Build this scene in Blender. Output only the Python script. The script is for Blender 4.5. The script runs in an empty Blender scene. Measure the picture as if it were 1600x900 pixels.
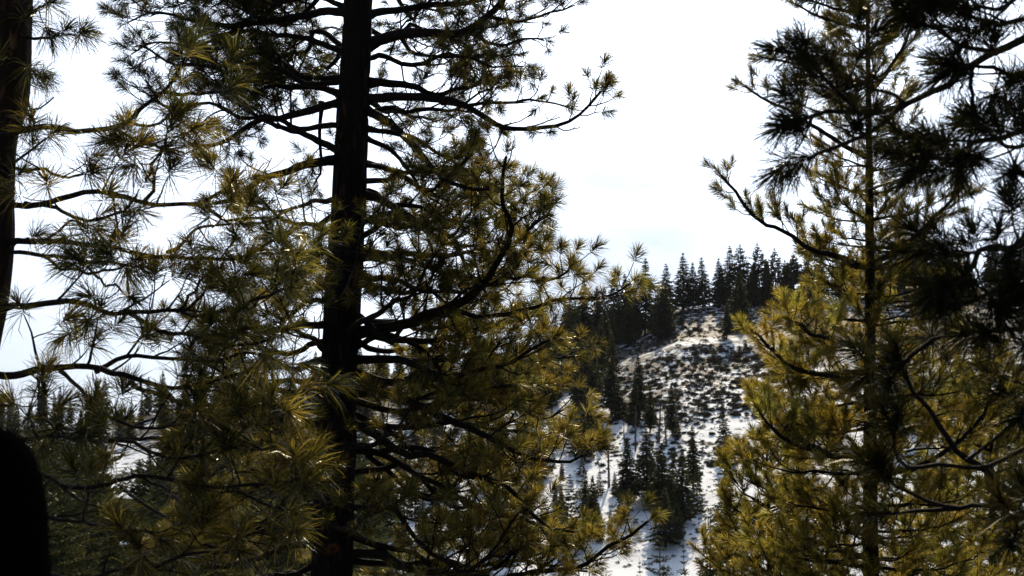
import bpy, math, random
import numpy as np

random.seed(7)
RNG = np.random.default_rng(7)
sc = bpy.context.scene
COL = sc.collection

# ------------------------------------------------------------------ camera
LENS, SENSOR = 50.0, 36.0
F = LENS / SENSOR * 1600.0            # focal length in photo pixels (photo is 1600 wide)
EYE = 1.65
cam_d = bpy.data.cameras.new('camera')
cam_d.lens, cam_d.sensor_width = LENS, SENSOR
cam_d.clip_start, cam_d.clip_end = 0.05, 20000.0
cam_d.dof.use_dof = True
cam_d.dof.focus_distance = 13.0
cam_d.dof.aperture_fstop = 5.6
cam = bpy.data.objects.new('camera', cam_d)
COL.objects.link(cam)
cam.location = (0, 0, EYE)
PITCH = math.radians(5.4)
cam.rotation_euler = (math.radians(90) + PITCH, 0, 0)
sc.camera = cam

# ------------------------------------------------------------------ world, sun, exposure
SUN_EL, SUN_AZ = math.radians(31), math.radians(9)      # ahead of the camera, a little to the right
SUNV = np.array([math.sin(SUN_AZ) * math.cos(SUN_EL), math.cos(SUN_AZ) * math.cos(SUN_EL), math.sin(SUN_EL)])
world = bpy.data.worlds.new('World')
sc.world = world
world.use_nodes = True
wt = world.node_tree
wt.nodes.clear()
def wn(t, **kw):
    n = wt.nodes.new(t)
    for k, v in kw.items():
        setattr(n, k, v)
    return n
w_out, w_bg = wn('ShaderNodeOutputWorld'), wn('ShaderNodeBackground')
w_bg.inputs['Strength'].default_value = 0.06
sky = wn('ShaderNodeTexSky', sky_type='NISHITA', sun_disc=False)
sky.sun_elevation, sky.sun_rotation = SUN_EL, SUN_AZ
sky.altitude, sky.air_density, sky.dust_density = 2000, 1.0, 0.6
tc = wn('ShaderNodeTexCoord')
dot = wn('ShaderNodeVectorMath', operation='DOT_PRODUCT')
dot.inputs[1].default_value = SUNV
wt.links.new(tc.outputs['Generated'], dot.inputs[0])
def wmath(op, a, b):
    n = wn('ShaderNodeMath', operation=op)
    for i, v in enumerate((a, b)):
        if hasattr(v, 'links'):
            wt.links.new(v, n.inputs[i])
        else:
            n.inputs[i].default_value = v
    return n.outputs[0]
fwd = wmath('POWER', wmath('MAXIMUM', dot.outputs['Value'], 0.0), 4.2)       # thin cloud scatters sunlight forward
noi = wn('ShaderNodeTexNoise')
noi.inputs['Scale'].default_value, noi.inputs['Detail'].default_value = 2.3, 5.0
mp = wn('ShaderNodeMapping')
mp.inputs['Scale'].default_value = (1, 1, 2.6)
wt.links.new(tc.outputs['Generated'], mp.inputs[0])
wt.links.new(mp.outputs[0], noi.inputs['Vector'])
bright = wmath('ADD', wmath('MULTIPLY', fwd, 45.0), 4.4)
cov = wn('ShaderNodeMapRange')
cov.inputs[1].default_value, cov.inputs[2].default_value = 0.32, 0.62
cov.inputs[3].default_value, cov.inputs[4].default_value = 0.72, 1.0
wt.links.new(noi.outputs['Fac'], cov.inputs[0])
cl = wn('ShaderNodeMix', data_type='RGBA', blend_type='MULTIPLY')
cl.inputs[0].default_value = 1.0
cl.inputs[6].default_value = (0.83, 0.925, 1.09, 1)
bank = wn('ShaderNodeVectorMath', operation='DOT_PRODUCT')      # a faint grey bank of cloud low over the ridge
bank.inputs[1].default_value = (math.sin(math.radians(4.2)) * 0.992, math.cos(math.radians(4.2)) * 0.992, 0.122)
wt.links.new(tc.outputs['Generated'], bank.inputs[0])
bk = wn('ShaderNodeMapRange', interpolation_type='SMOOTHSTEP')
bk.inputs[1].default_value, bk.inputs[2].default_value = math.cos(math.radians(7.5)), math.cos(math.radians(1.0))
wt.links.new(bank.outputs['Value'], bk.inputs[0])
bn = wn('ShaderNodeTexNoise')
bn.inputs['Scale'].default_value, bn.inputs['Detail'].default_value = 9.0, 4.0
wt.links.new(mp.outputs[0], bn.inputs['Vector'])
bf = wmath('MULTIPLY', wmath('MULTIPLY', bk.outputs[0], 0.72), bn.outputs['Fac'])
wt.links.new(wmath('MULTIPLY', bright, wmath('SUBTRACT', 1.0, bf)), cl.inputs[7])
mx = wn('ShaderNodeMix', data_type='RGBA')
lobe = wn('ShaderNodeMapRange', interpolation_type='SMOOTHSTEP')
lobe.inputs[1].default_value, lobe.inputs[2].default_value = 0.25, 0.85
lobe.inputs[3].default_value, lobe.inputs[4].default_value = 0.03, 1.0
wt.links.new(dot.outputs['Value'], lobe.inputs[0])
wt.links.new(wmath('MULTIPLY', cov.outputs[0], lobe.outputs[0]), mx.inputs[0])
wt.links.new(sky.outputs[0], mx.inputs[6])
wt.links.new(cl.outputs[2], mx.inputs[7])
wt.links.new(mx.outputs[2], w_bg.inputs['Color'])
wt.links.new(w_bg.outputs[0], w_out.inputs[0])

sun_d = bpy.data.lights.new('sun', 'SUN')
sun_d.energy, sun_d.angle, sun_d.color = 5.0, math.radians(0.53), (1.0, 0.85, 0.62)
sun = bpy.data.objects.new('sun', sun_d)
COL.objects.link(sun)
sun.rotation_euler = (math.pi / 2 - SUN_EL, 0, math.pi - SUN_AZ)
sun.location = (0, 0, 60)

sc.view_settings.view_transform = 'Standard'
sc.view_settings.look = 'None'
sc.view_settings.exposure = -0.05
sc.view_settings.gamma = 1.0
sc.render.engine = 'CYCLES'
sc.cycles.use_denoising = True
sc.cycles.max_bounces = 6
sc.cycles.diffuse_bounces = 3
sc.cycles.glossy_bounces = 2
sc.cycles.transmission_bounces = 3
sc.cycles.caustics_reflective = sc.cycles.caustics_refractive = False

# ------------------------------------------------------------------ helpers
def P(px, py, Y):
    """world point at distance Y seen at photo pixel (px, py)"""
    u, v = (px - 800.0) / F, (450.0 - py) / F
    cp, sp = math.cos(PITCH), math.sin(PITCH)
    k = Y / (cp - v * sp)
    return np.array([u * k, Y, EYE + (sp + v * cp) * k])
def rise(py):
    """tangent of the sight line's elevation at photo row py"""
    v = (450.0 - np.asarray(py, float)) / F
    return (math.sin(PITCH) + v * math.cos(PITCH)) / (math.cos(PITCH) - v * math.sin(PITCH))

def reseed(k):
    global RNG
    RNG = np.random.default_rng(k)

def unit(v):
    return v / (np.linalg.norm(v) + 1e-12)

def mk_mesh(name, V, tris=None, quads=None, attr=None, smooth=False):
    me = bpy.data.meshes.new(name)
    V = np.asarray(V, np.float32)
    me.vertices.add(len(V))
    me.vertices.foreach_set('co', V.ravel())
    tris = np.zeros((0, 3), np.int32) if tris is None else np.asarray(tris, np.int32)
    quads = np.zeros((0, 4), np.int32) if quads is None else np.asarray(quads, np.int32)
    loops = np.concatenate([tris.ravel(), quads.ravel()])
    me.loops.add(len(loops))
    me.loops.foreach_set('vertex_index', loops)
    nt, nq = len(tris), len(quads)
    me.polygons.add(nt + nq)
    me.polygons.foreach_set('loop_start', np.concatenate([np.arange(nt) * 3, nt * 3 + np.arange(nq) * 4]).astype(np.int32))
    if smooth:
        me.polygons.foreach_set('use_smooth', np.ones(nt + nq, bool))
    if attr is not None:
        a = me.attributes.new('tint', 'FLOAT', 'POINT')
        a.data.foreach_set('value', np.asarray(attr, np.float32))
    me.update(calc_edges=True)
    return me

def link(name, me, mat=None, parent=None, kind=None):
    o = bpy.data.objects.new(name, me)
    COL.objects.link(o)
    if mat is not None and me is not None and not me.materials:
        me.materials.append(mat)
    if parent is not None:
        o.parent = parent
    if kind:
        o['kind'] = kind
    return o

def thing(name, label, cat, loc, group=None):
    o = bpy.data.objects.new(name, None)
    COL.objects.link(o)
    o.location = loc
    o.empty_display_size = 0.3
    o['label'], o['category'] = label, cat
    if group:
        o['group'] = group
    return o

# value noise
_perm = np.random.default_rng(3).random((256, 256)).astype(np.float64)
def vnoise(x, y):
    xi, yi = np.floor(x).astype(int), np.floor(y).astype(int)
    fx, fy = x - xi, y - yi
    fx, fy = fx * fx * (3 - 2 * fx), fy * fy * (3 - 2 * fy)
    g = lambda a, b: _perm[a % 256, b % 256]
    return (g(xi, yi) * (1 - fx) + g(xi + 1, yi) * fx) * (1 - fy) + (g(xi, yi + 1) * (1 - fx) + g(xi + 1, yi + 1) * fx) * fy

# ------------------------------------------------------------------ materials
def material(name):
    m = bpy.data.materials.new(name)
    m.use_nodes = True
    nt = m.node_tree
    nt.nodes.clear()
    out = nt.nodes.new('ShaderNodeOutputMaterial')
    return m, nt, out

def node(nt, t, inputs=None, **kw):
    n = nt.nodes.new(t)
    for k, v in kw.items():
        setattr(n, k, v)
    for k, v in (inputs or {}).items():
        if hasattr(v, 'links'):
            nt.links.new(v, n.inputs[k])
        else:
            n.inputs[k].default_value = v
    return n

def ramp(nt, fac, stops):
    r = nt.nodes.new('ShaderNodeValToRGB')
    e = r.color_ramp.elements
    while len(e) < len(stops):
        e.new(0.5)
    for i, (p, c) in enumerate(stops):
        e[i].position, e[i].color = p, (*c, 1)
    nt.links.new(fac, r.inputs[0])
    return r.outputs[0]

def foliage_material(name, stops, trans_stops, trans=0.5, gloss=0.12):
    m, nt, out = material(name)
    at = node(nt, 'ShaderNodeAttribute', attribute_name='tint')
    gp = node(nt, 'ShaderNodeNewGeometry')
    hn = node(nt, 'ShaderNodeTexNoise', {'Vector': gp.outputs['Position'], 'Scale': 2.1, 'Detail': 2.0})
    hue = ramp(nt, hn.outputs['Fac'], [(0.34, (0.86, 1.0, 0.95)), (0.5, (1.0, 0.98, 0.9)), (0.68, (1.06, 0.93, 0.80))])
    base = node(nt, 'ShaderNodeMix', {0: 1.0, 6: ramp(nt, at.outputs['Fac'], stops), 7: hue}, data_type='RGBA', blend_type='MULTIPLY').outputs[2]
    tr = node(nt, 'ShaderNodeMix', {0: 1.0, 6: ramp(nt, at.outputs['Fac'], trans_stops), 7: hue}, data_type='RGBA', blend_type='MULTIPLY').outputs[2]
    d = node(nt, 'ShaderNodeBsdfDiffuse', {'Color': base})
    t = node(nt, 'ShaderNodeBsdfTranslucent', {'Color': tr})
    g = node(nt, 'ShaderNodeBsdfGlossy', {'Color': (0.55, 0.55, 0.5, 1), 'Roughness': 0.34})
    mix = node(nt, 'ShaderNodeMixShader', {0: trans, 1: d.outputs[0], 2: t.outputs[0]})
    fr = node(nt, 'ShaderNodeLayerWeight', {'Blend': 0.25})
    gm = node(nt, 'ShaderNodeMath', {0: fr.outputs['Facing'], 1: gloss}, operation='MULTIPLY')
    mix2 = node(nt, 'ShaderNodeMixShader', {0: gm.outputs[0], 1: mix.outputs[0], 2: g.outputs[0]})
    nt.links.new(mix2.outputs[0], out.inputs[0])
    return m

def bark_material(name, dark, light, scale=1.0):
    m, nt, out = material(name)
    tcn = node(nt, 'ShaderNodeTexCoord')
    mp_ = node(nt, 'ShaderNodeMapping', {0: tcn.outputs['Object'], 'Scale': (9 * scale, 9 * scale, 2.2 * scale)})
    v = node(nt, 'ShaderNodeTexVoronoi', {'Vector': mp_.outputs[0], 'Scale': 1.6}, feature='DISTANCE_TO_EDGE')
    n = node(nt, 'ShaderNodeTexNoise', {'Vector': mp_.outputs[0], 'Scale': 3.0, 'Detail': 6.0})
    mul = node(nt, 'ShaderNodeMath', {0: v.outputs['Distance'], 1: n.outputs['Fac']}, operation='MULTIPLY')
    c = ramp(nt, mul.outputs[0], [(0.0, dark), (0.12, dark), (0.45, light)])
    b = node(nt, 'ShaderNodeBump', {'Strength': 0.7, 'Distance': 0.02, 'Height': mul.outputs[0]})
    p = node(nt, 'ShaderNodeBsdfPrincipled', {'Base Color': c, 'Roughness': 0.9, 'Normal': b.outputs[0]})
    p.inputs['Specular IOR Level'].default_value = 0.2
    nt.links.new(p.outputs[0], out.inputs[0])
    return m

DEAD = (0.20, 0.07, 0.02)
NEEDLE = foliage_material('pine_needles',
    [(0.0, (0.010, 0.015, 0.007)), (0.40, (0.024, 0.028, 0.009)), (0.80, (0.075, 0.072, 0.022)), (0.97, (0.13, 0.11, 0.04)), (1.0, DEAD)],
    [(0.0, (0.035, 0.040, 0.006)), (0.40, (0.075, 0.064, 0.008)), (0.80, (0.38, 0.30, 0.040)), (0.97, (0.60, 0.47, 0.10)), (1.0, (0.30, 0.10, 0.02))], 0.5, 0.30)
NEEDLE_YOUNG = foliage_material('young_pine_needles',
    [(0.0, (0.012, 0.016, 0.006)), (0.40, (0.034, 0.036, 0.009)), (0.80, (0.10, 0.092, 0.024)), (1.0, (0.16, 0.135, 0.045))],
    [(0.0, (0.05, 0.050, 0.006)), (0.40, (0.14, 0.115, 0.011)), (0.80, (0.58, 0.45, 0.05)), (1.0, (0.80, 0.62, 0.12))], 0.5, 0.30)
NEEDLE_DARK = foliage_material('shaded_pine_needles',  # shade of the near boughs is put into these darker needle colours
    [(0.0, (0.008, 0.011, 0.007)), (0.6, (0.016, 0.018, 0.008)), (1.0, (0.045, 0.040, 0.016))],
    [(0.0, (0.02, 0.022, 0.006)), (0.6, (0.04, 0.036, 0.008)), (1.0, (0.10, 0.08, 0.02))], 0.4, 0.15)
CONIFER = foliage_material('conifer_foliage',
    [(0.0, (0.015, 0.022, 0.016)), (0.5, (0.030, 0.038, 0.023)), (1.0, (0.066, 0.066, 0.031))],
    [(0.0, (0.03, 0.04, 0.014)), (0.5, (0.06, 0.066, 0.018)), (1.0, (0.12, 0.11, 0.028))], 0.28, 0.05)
SHRUB = foliage_material('shrub_twigs',
    [(0.0, (0.030, 0.032, 0.026)), (0.5, (0.055, 0.052, 0.040)), (0.85, (0.10, 0.085, 0.065)), (1.0, (0.12, 0.065, 0.055))],
    [(0.0, (0.03, 0.03, 0.02)), (0.5, (0.06, 0.055, 0.035)), (1.0, (0.10, 0.08, 0.05))], 0.25, 0.0)
BARK = bark_material('pine_bark', (0.010, 0.007, 0.005), (0.14, 0.070, 0.040))
BARK_WARM = bark_material('warm_pine_bark', (0.022, 0.012, 0.008), (0.36, 0.165, 0.085))
BARK_TWIG = bark_material('twig_bark', (0.016, 0.011, 0.008), (0.060, 0.038, 0.026), 4.0)
BARK_FAR = bark_material('conifer_bark', (0.02, 0.015, 0.012), (0.07, 0.05, 0.04), 0.5)
DEADWOOD = bark_material('weathered_deadwood', (0.10, 0.085, 0.08), (0.30, 0.26, 0.25), 0.6)
SHADE_BLACK = bark_material('shade_black_wood', (0.002, 0.002, 0.002), (0.006, 0.005, 0.005), 0.7)  # near-black wood: the stump's deep shade is put into its colour

# ------------------------------------------------------------------ terrain
YR = 500.0
RIDGE_X = [-400, 0, 200, 400, 600, 850, 960, 1060, 1200, 1300, 1450, 1600, 2000]
RIDGE_Y = [680, 668, 652, 618, 588, 548, 526, 484, 471, 467, 455, 440, 430]
def smooth(a, b, v):
    t = np.clip((v - a) / (b - a), 0, 1)
    return t * t * (3 - 2 * t)
def H(x, y):
    x, y = np.asarray(x, float), np.asarray(y, float)
    col = 800 + F * x / np.maximum(y, 120) * 0.99
    near = np.interp(y, [-400, -30, 0, 3, 14, 60, 130, 200], [20, 2, 0, -0.5, -3, -11, -20, -27])
    zr = EYE + rise(np.interp(col, RIDGE_X, RIDGE_Y)) * YR
    t = np.clip((y - 200) / (YR - 200), 0, 1)
    far = -27 + (zr + 27) * t
    z = np.where(y < 200, near, far)
    z = np.where(y > YR, zr - np.minimum((y - YR) * 0.13, 70), z)
    z = z + 3.2 * np.exp(-((y - 412) / 17) ** 2) * smooth(900, 980, col) * (1 - smooth(1180, 1300, col))
    a = smooth(20, 160, y)
    z = z + a * (1.5 * (vnoise(x / 34 + 7, y / 34) - 0.5) + 0.7 * (vnoise(x / 11, y / 11 + 3) - 0.5))
    z = z + smooth(900, 2500, y) * 60 * (vnoise(x / 900, y / 900) - 0.6)
    z = z + 0.3 * (vnoise(x / 2.7, y / 2.7) - 0.5) * smooth(2, 8, np.abs(y) + np.abs(x) * 0.3)
    return z

def ground_at(px, py):
    """where the sight line through a photo pixel meets the far hillside"""
    ys = np.arange(185.0, YR + 1, 0.5)
    one = P(px, py, 1.0)
    pts_x, zs = one[0] * ys, EYE + (one[2] - EYE) * ys
    hit = np.where(H(pts_x, ys) >= zs)[0]
    i = hit[0] if len(hit) else len(ys) - 1
    return np.array([pts_x[i], ys[i], float(H(pts_x[i], ys[i]))])

def build_terrain():
    ys = np.concatenate([np.linspace(-300, -20, 15), np.arange(-17, 40, 1.2), np.arange(40, 200, 4), np.arange(200, 520, 1.6), np.geomspace(524, 7000, 40)])
    us = np.concatenate([np.linspace(-2.4, -0.5, 22), np.arange(-0.48, 0.48, 0.0036), np.linspace(0.5, 2.4, 22)])
    yy, uu = np.meshgrid(ys, us, indexing='ij')
    w = np.where(yy < 60, 60, yy)
    xx = uu * w
    zz = H(xx, yy)
    V = np.stack([xx, yy, zz], -1).reshape(-1, 3)
    nr, nc = yy.shape
    i = np.arange(nr - 1)[:, None] * nc + np.arange(nc - 1)[None, :]
    Q = np.stack([i, i + 1, i + nc + 1, i + nc], -1).reshape(-1, 4)
    m, nt, out = material('snow_and_soil')
    geo = node(nt, 'ShaderNodeNewGeometry')
    pos = geo.outputs['Position']
    sp = node(nt, 'ShaderNodeSeparateXYZ', {0: pos})
    n1 = node(nt, 'ShaderNodeTexNoise', {'Vector': pos, 'Scale': 0.28, 'Detail': 6.0, 'Roughness': 0.62})
    n2 = node(nt, 'ShaderNodeTexNoise', {'Vector': pos, 'Scale': 0.035, 'Detail': 3.0})
    n3 = node(nt, 'ShaderNodeTexNoise', {'Vector': pos, 'Scale': 2.2, 'Detail': 5.0})
    # bare-soil share rises on the upper slope
    up = node(nt, 'ShaderNodeMapRange', {0: sp.outputs['Y'], 1: 290.0, 2: 385.0, 3: 0.13, 4: -0.055})
    nearm = node(nt, 'ShaderNodeMapRange', {0: sp.outputs['Y'], 1: 60.0, 2: 110.0, 3: -0.22, 4: 0.0})
    band = node(nt, 'ShaderNodeMath', {0: node(nt, 'ShaderNodeMath', {0: sp.outputs['Y'], 1: 441.0}, operation='SUBTRACT').outputs[0], 1: 12.0}, operation='DIVIDE')
    band2 = node(nt, 'ShaderNodeMath', {0: band.outputs[0], 1: band.outputs[0]}, operation='MULTIPLY')
    band3 = node(nt, 'ShaderNodeMath', {0: band2.outputs[0], 1: -1.0}, operation='MULTIPLY')
    band4 = node(nt, 'ShaderNodeMath', {0: math.e, 1: band3.outputs[0]}, operation='POWER')
    s = node(nt, 'ShaderNodeMath', {0: n1.outputs['Fac'], 1: up.outputs[0]}, operation='ADD')
    s = node(nt, 'ShaderNodeMath', {0: s.outputs[0], 1: nearm.outputs[0]}, operation='ADD')
    b5 = node(nt, 'ShaderNodeMath', {0: band4.outputs[0], 1: -0.10}, operation='MULTIPLY')
    s = node(nt, 'ShaderNodeMath', {0: s.outputs[0], 1: b5.outputs[0]}, operation='ADD')
    k = node(nt, 'ShaderNodeMath', {0: n2.outputs['Fac'], 1: 0.5}, operation='SUBTRACT')
    k = node(nt, 'ShaderNodeMath', {0: k.outputs[0], 1: 0.55}, operation='MULTIPLY')
    s = node(nt, 'ShaderNodeMath', {0: s.outputs[0], 1: k.outputs[0]}, operation='ADD')
    mask = node(nt, 'ShaderNodeMapRange', {0: s.outputs[0], 1: 0.455, 2: 0.515})
    soil = ramp(nt, n3.outputs['Fac'], [(0.3, (0.020, 0.016, 0.014)), (0.55, (0.034, 0.025, 0.022)), (0.75, (0.058, 0.041, 0.035))])
    c = node(nt, 'ShaderNodeMix', {0: mask.outputs[0], 6: soil, 7: (0.80, 0.85, 0.91, 1)}, data_type='RGBA')
    bh = node(nt, 'ShaderNodeMath', {0: mask.outputs[0], 1: n3.outputs['Fac']}, operation='ADD')
    b = node(nt, 'ShaderNodeBump', {'Strength': 0.6, 'Distance': 0.25, 'Height': bh.outputs[0]})
    p = node(nt, 'ShaderNodeBsdfPrincipled', {'Base Color': c.outputs[2], 'Roughness': 0.75, 'Normal': b.outputs[0]})
    p.inputs['Specular IOR Level'].default_value = 0.25
    nt.links.new(p.outputs[0], out.inputs[0])
    o = link('snowy_hillside', mk_mesh('snowy_hillside', V, quads=Q, smooth=True), m, kind='structure')
    return o
build_terrain()

# ------------------------------------------------------------------ wood and needles
class Wood:
    def __init__(self):
        self.V, self.Q, self.T, self.n = [], [], [], 0
    def tube(self, pts, rad, n=6, rough=0.0):
        pts = np.asarray(pts, float)
        k = len(pts)
        rad = np.asarray(rad, float)
        T = np.gradient(pts, axis=0)
        T /= np.linalg.norm(T, axis=1)[:, None] + 1e-12
        u = np.cross(T[0], [0.31, 0.22, 0.92] if abs(T[0][2]) < 0.9 else [1, 0, 0])
        U = np.empty_like(pts)
        for i in range(k):
            u = u - T[i] * (u @ T[i])
            u = u / (np.linalg.norm(u) + 1e-12)
            U[i] = u
        W = np.cross(T, U)
        a = np.linspace(0, 2 * math.pi, n, endpoint=False)
        rr = rad[:, None] * (1 + rough * RNG.standard_normal((k, n)))
        V = pts[:, None, :] + rr[..., None] * (np.cos(a)[None, :, None] * U[:, None, :] + np.sin(a)[None, :, None] * W[:, None, :])
        self.V.append(V.reshape(-1, 3))
        i = np.arange(k - 1)[:, None] * n + np.arange(n)[None, :]
        j = np.arange(k - 1)[:, None] * n + ((np.arange(n) + 1) % n)[None, :]
        self.Q.append((np.stack([i, j, j + n, i + n], -1).reshape(-1, 4)) + self.n)
        self.n += k * n
        self.V.append((pts[-1] + T[-1] * rad[-1])[None])
        e = self.n - n + np.arange(n)
        self.T.append(np.stack([e, np.roll(e, -1), np.full(n, self.n)], -1))
        self.n += 1
    def mesh(self, name, base):
        return mk_mesh(name, np.concatenate(self.V) - base, tris=np.concatenate(self.T), quads=np.concatenate(self.Q), smooth=True)

TEMPL = {}
def tuft_template(nn, axis, seed, width, spread=1.0):
    """needles of unit length round a short shoot along z; five vertices per needle"""
    r = np.random.default_rng(seed)
    t = r.random(nn) ** 0.7
    phi = r.random(nn) * 2 * math.pi
    th = np.radians((78 - 58 * t) * spread + r.normal(0, 13, nn))
    L = 0.72 + 0.36 * r.random(nn)
    d = np.stack([np.sin(th) * np.cos(phi), np.sin(th) * np.sin(phi), np.cos(th)], -1)
    base = np.stack([np.zeros(nn), np.zeros(nn), t * axis], -1) + d * 0.02
    q = r.standard_normal((nn, 3))
    wv = np.cross(d, q)
    wv /= np.linalg.norm(wv, axis=1)[:, None]
    bend = r.standard_normal((nn, 3)) * 0.085 + d * 0 + np.array([0, 0, 0.06])
    mid = base + d * (L * 0.55)[:, None] + bend * 0.5
    tip = base + d * L[:, None] + bend * -0.3
    h = width * 0.5
    V = np.stack([base - wv * h, base + wv * h, mid - wv * h, mid + wv * h, tip], 1)
    w = np.tile(np.array([0, 0, 0.55, 0.55, 1.0]), (nn, 1))
    k = np.arange(nn)[:, None, None] * 5
    T = (np.array([[0, 1, 3], [0, 3, 2], [2, 3, 4]])[None] + k).reshape(-1, 3)
    tint = np.repeat(r.normal(0, 0.23, nn), 5)
    return V.reshape(-1, 3), T, w.ravel(), tint

class Needles:
    def __init__(self, nn, axis, width, spread=1.0, droop=0.0):
        self.key = (nn, axis, width, spread)
        self.droop = droop
        self.items = []
        if self.key not in TEMPL:
            TEMPL[self.key] = [tuft_template(nn, axis, 100 + i, width, spread) for i in range(7)]
    def add(self, pos, d, size, tint):
        self.items.append((*pos, *d, size, tint))
    def mesh(self, name, base):
        A = np.array(self.items)
        Vs, Ts, Cs, off = [], [], [], 0
        which = RNG.integers(0, 7, len(A))
        for t in range(7):
            a = A[which == t]
            if not len(a):
                continue
            tv, tt, tw, tn = TEMPL[self.key][t]
            z = a[:, 3:6] / (np.linalg.norm(a[:, 3:6], axis=1)[:, None] + 1e-9)
            q = RNG.standard_normal((len(a), 3))
            x = np.cross(z, q)
            x /= np.linalg.norm(x, axis=1)[:, None]
            y = np.cross(z, x)
            R = np.stack([x, y, z], -1) * a[:, 6][:, None, None]
            V = np.einsum('nij,vj->nvi', R, tv) + a[:, None, 0:3]
            V[..., 2] -= self.droop * (tw ** 2)[None] * a[:, 6][:, None] * RNG.uniform(0.3, 1.6, len(a))[:, None]
            n, m = len(a), len(tv)
            Vs.append(V.reshape(-1, 3))
            Ts.append((tt[None] + (np.arange(n) * m)[:, None, None]).reshape(-1, 3) + off)
            Cs.append(np.clip(a[:, 7][:, None] + np.where(a[:, 7][:, None] > 0.98, 0, tn[None]), 0, np.where(a[:, 7][:, None] > 0.98, 1, 0.95)).ravel())
            off += n * m
        return mk_mesh(name, np.concatenate(Vs) - base, tris=np.concatenate(Ts), attr=np.concatenate(Cs))

def spline(pts, step):
    pts = np.asarray(pts, float)
    if len(pts) == 2:
        n = max(3, int(np.linalg.norm(pts[1] - pts[0]) / step))
        return pts[0] + (pts[1] - pts[0]) * np.linspace(0, 1, n)[:, None]
    Pp = np.vstack([2 * pts[0] - pts[1], pts, 2 * pts[-1] - pts[-2]])
    out = []
    for i in range(1, len(Pp) - 2):
        p0, p1, p2, p3 = Pp[i - 1:i + 3]
        n = max(2, int(np.linalg.norm(p2 - p1) / step))
        t = np.linspace(0, 1, n, endpoint=False)[:, None]
        out.append(0.5 * (2 * p1 + (p2 - p0) * t + (2 * p0 - 5 * p1 + 4 * p2 - p3) * t ** 2 + (3 * p1 - p0 - 3 * p2 + p3) * t ** 3))
    out.append(Pp[-2][None])
    return np.concatenate(out)

def shoot(start, d, length, lift, wig, steps=6):
    """a wandering shoot that turns upward"""
    pts = [np.asarray(start, float)]
    d = unit(d)
    for i in range(steps):
        d = unit(d + np.array([0, 0, lift / steps]) + RNG.normal(0, wig, 3))
        pts.append(pts[-1] + d * length / steps)
    return np.array(pts), d

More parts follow.
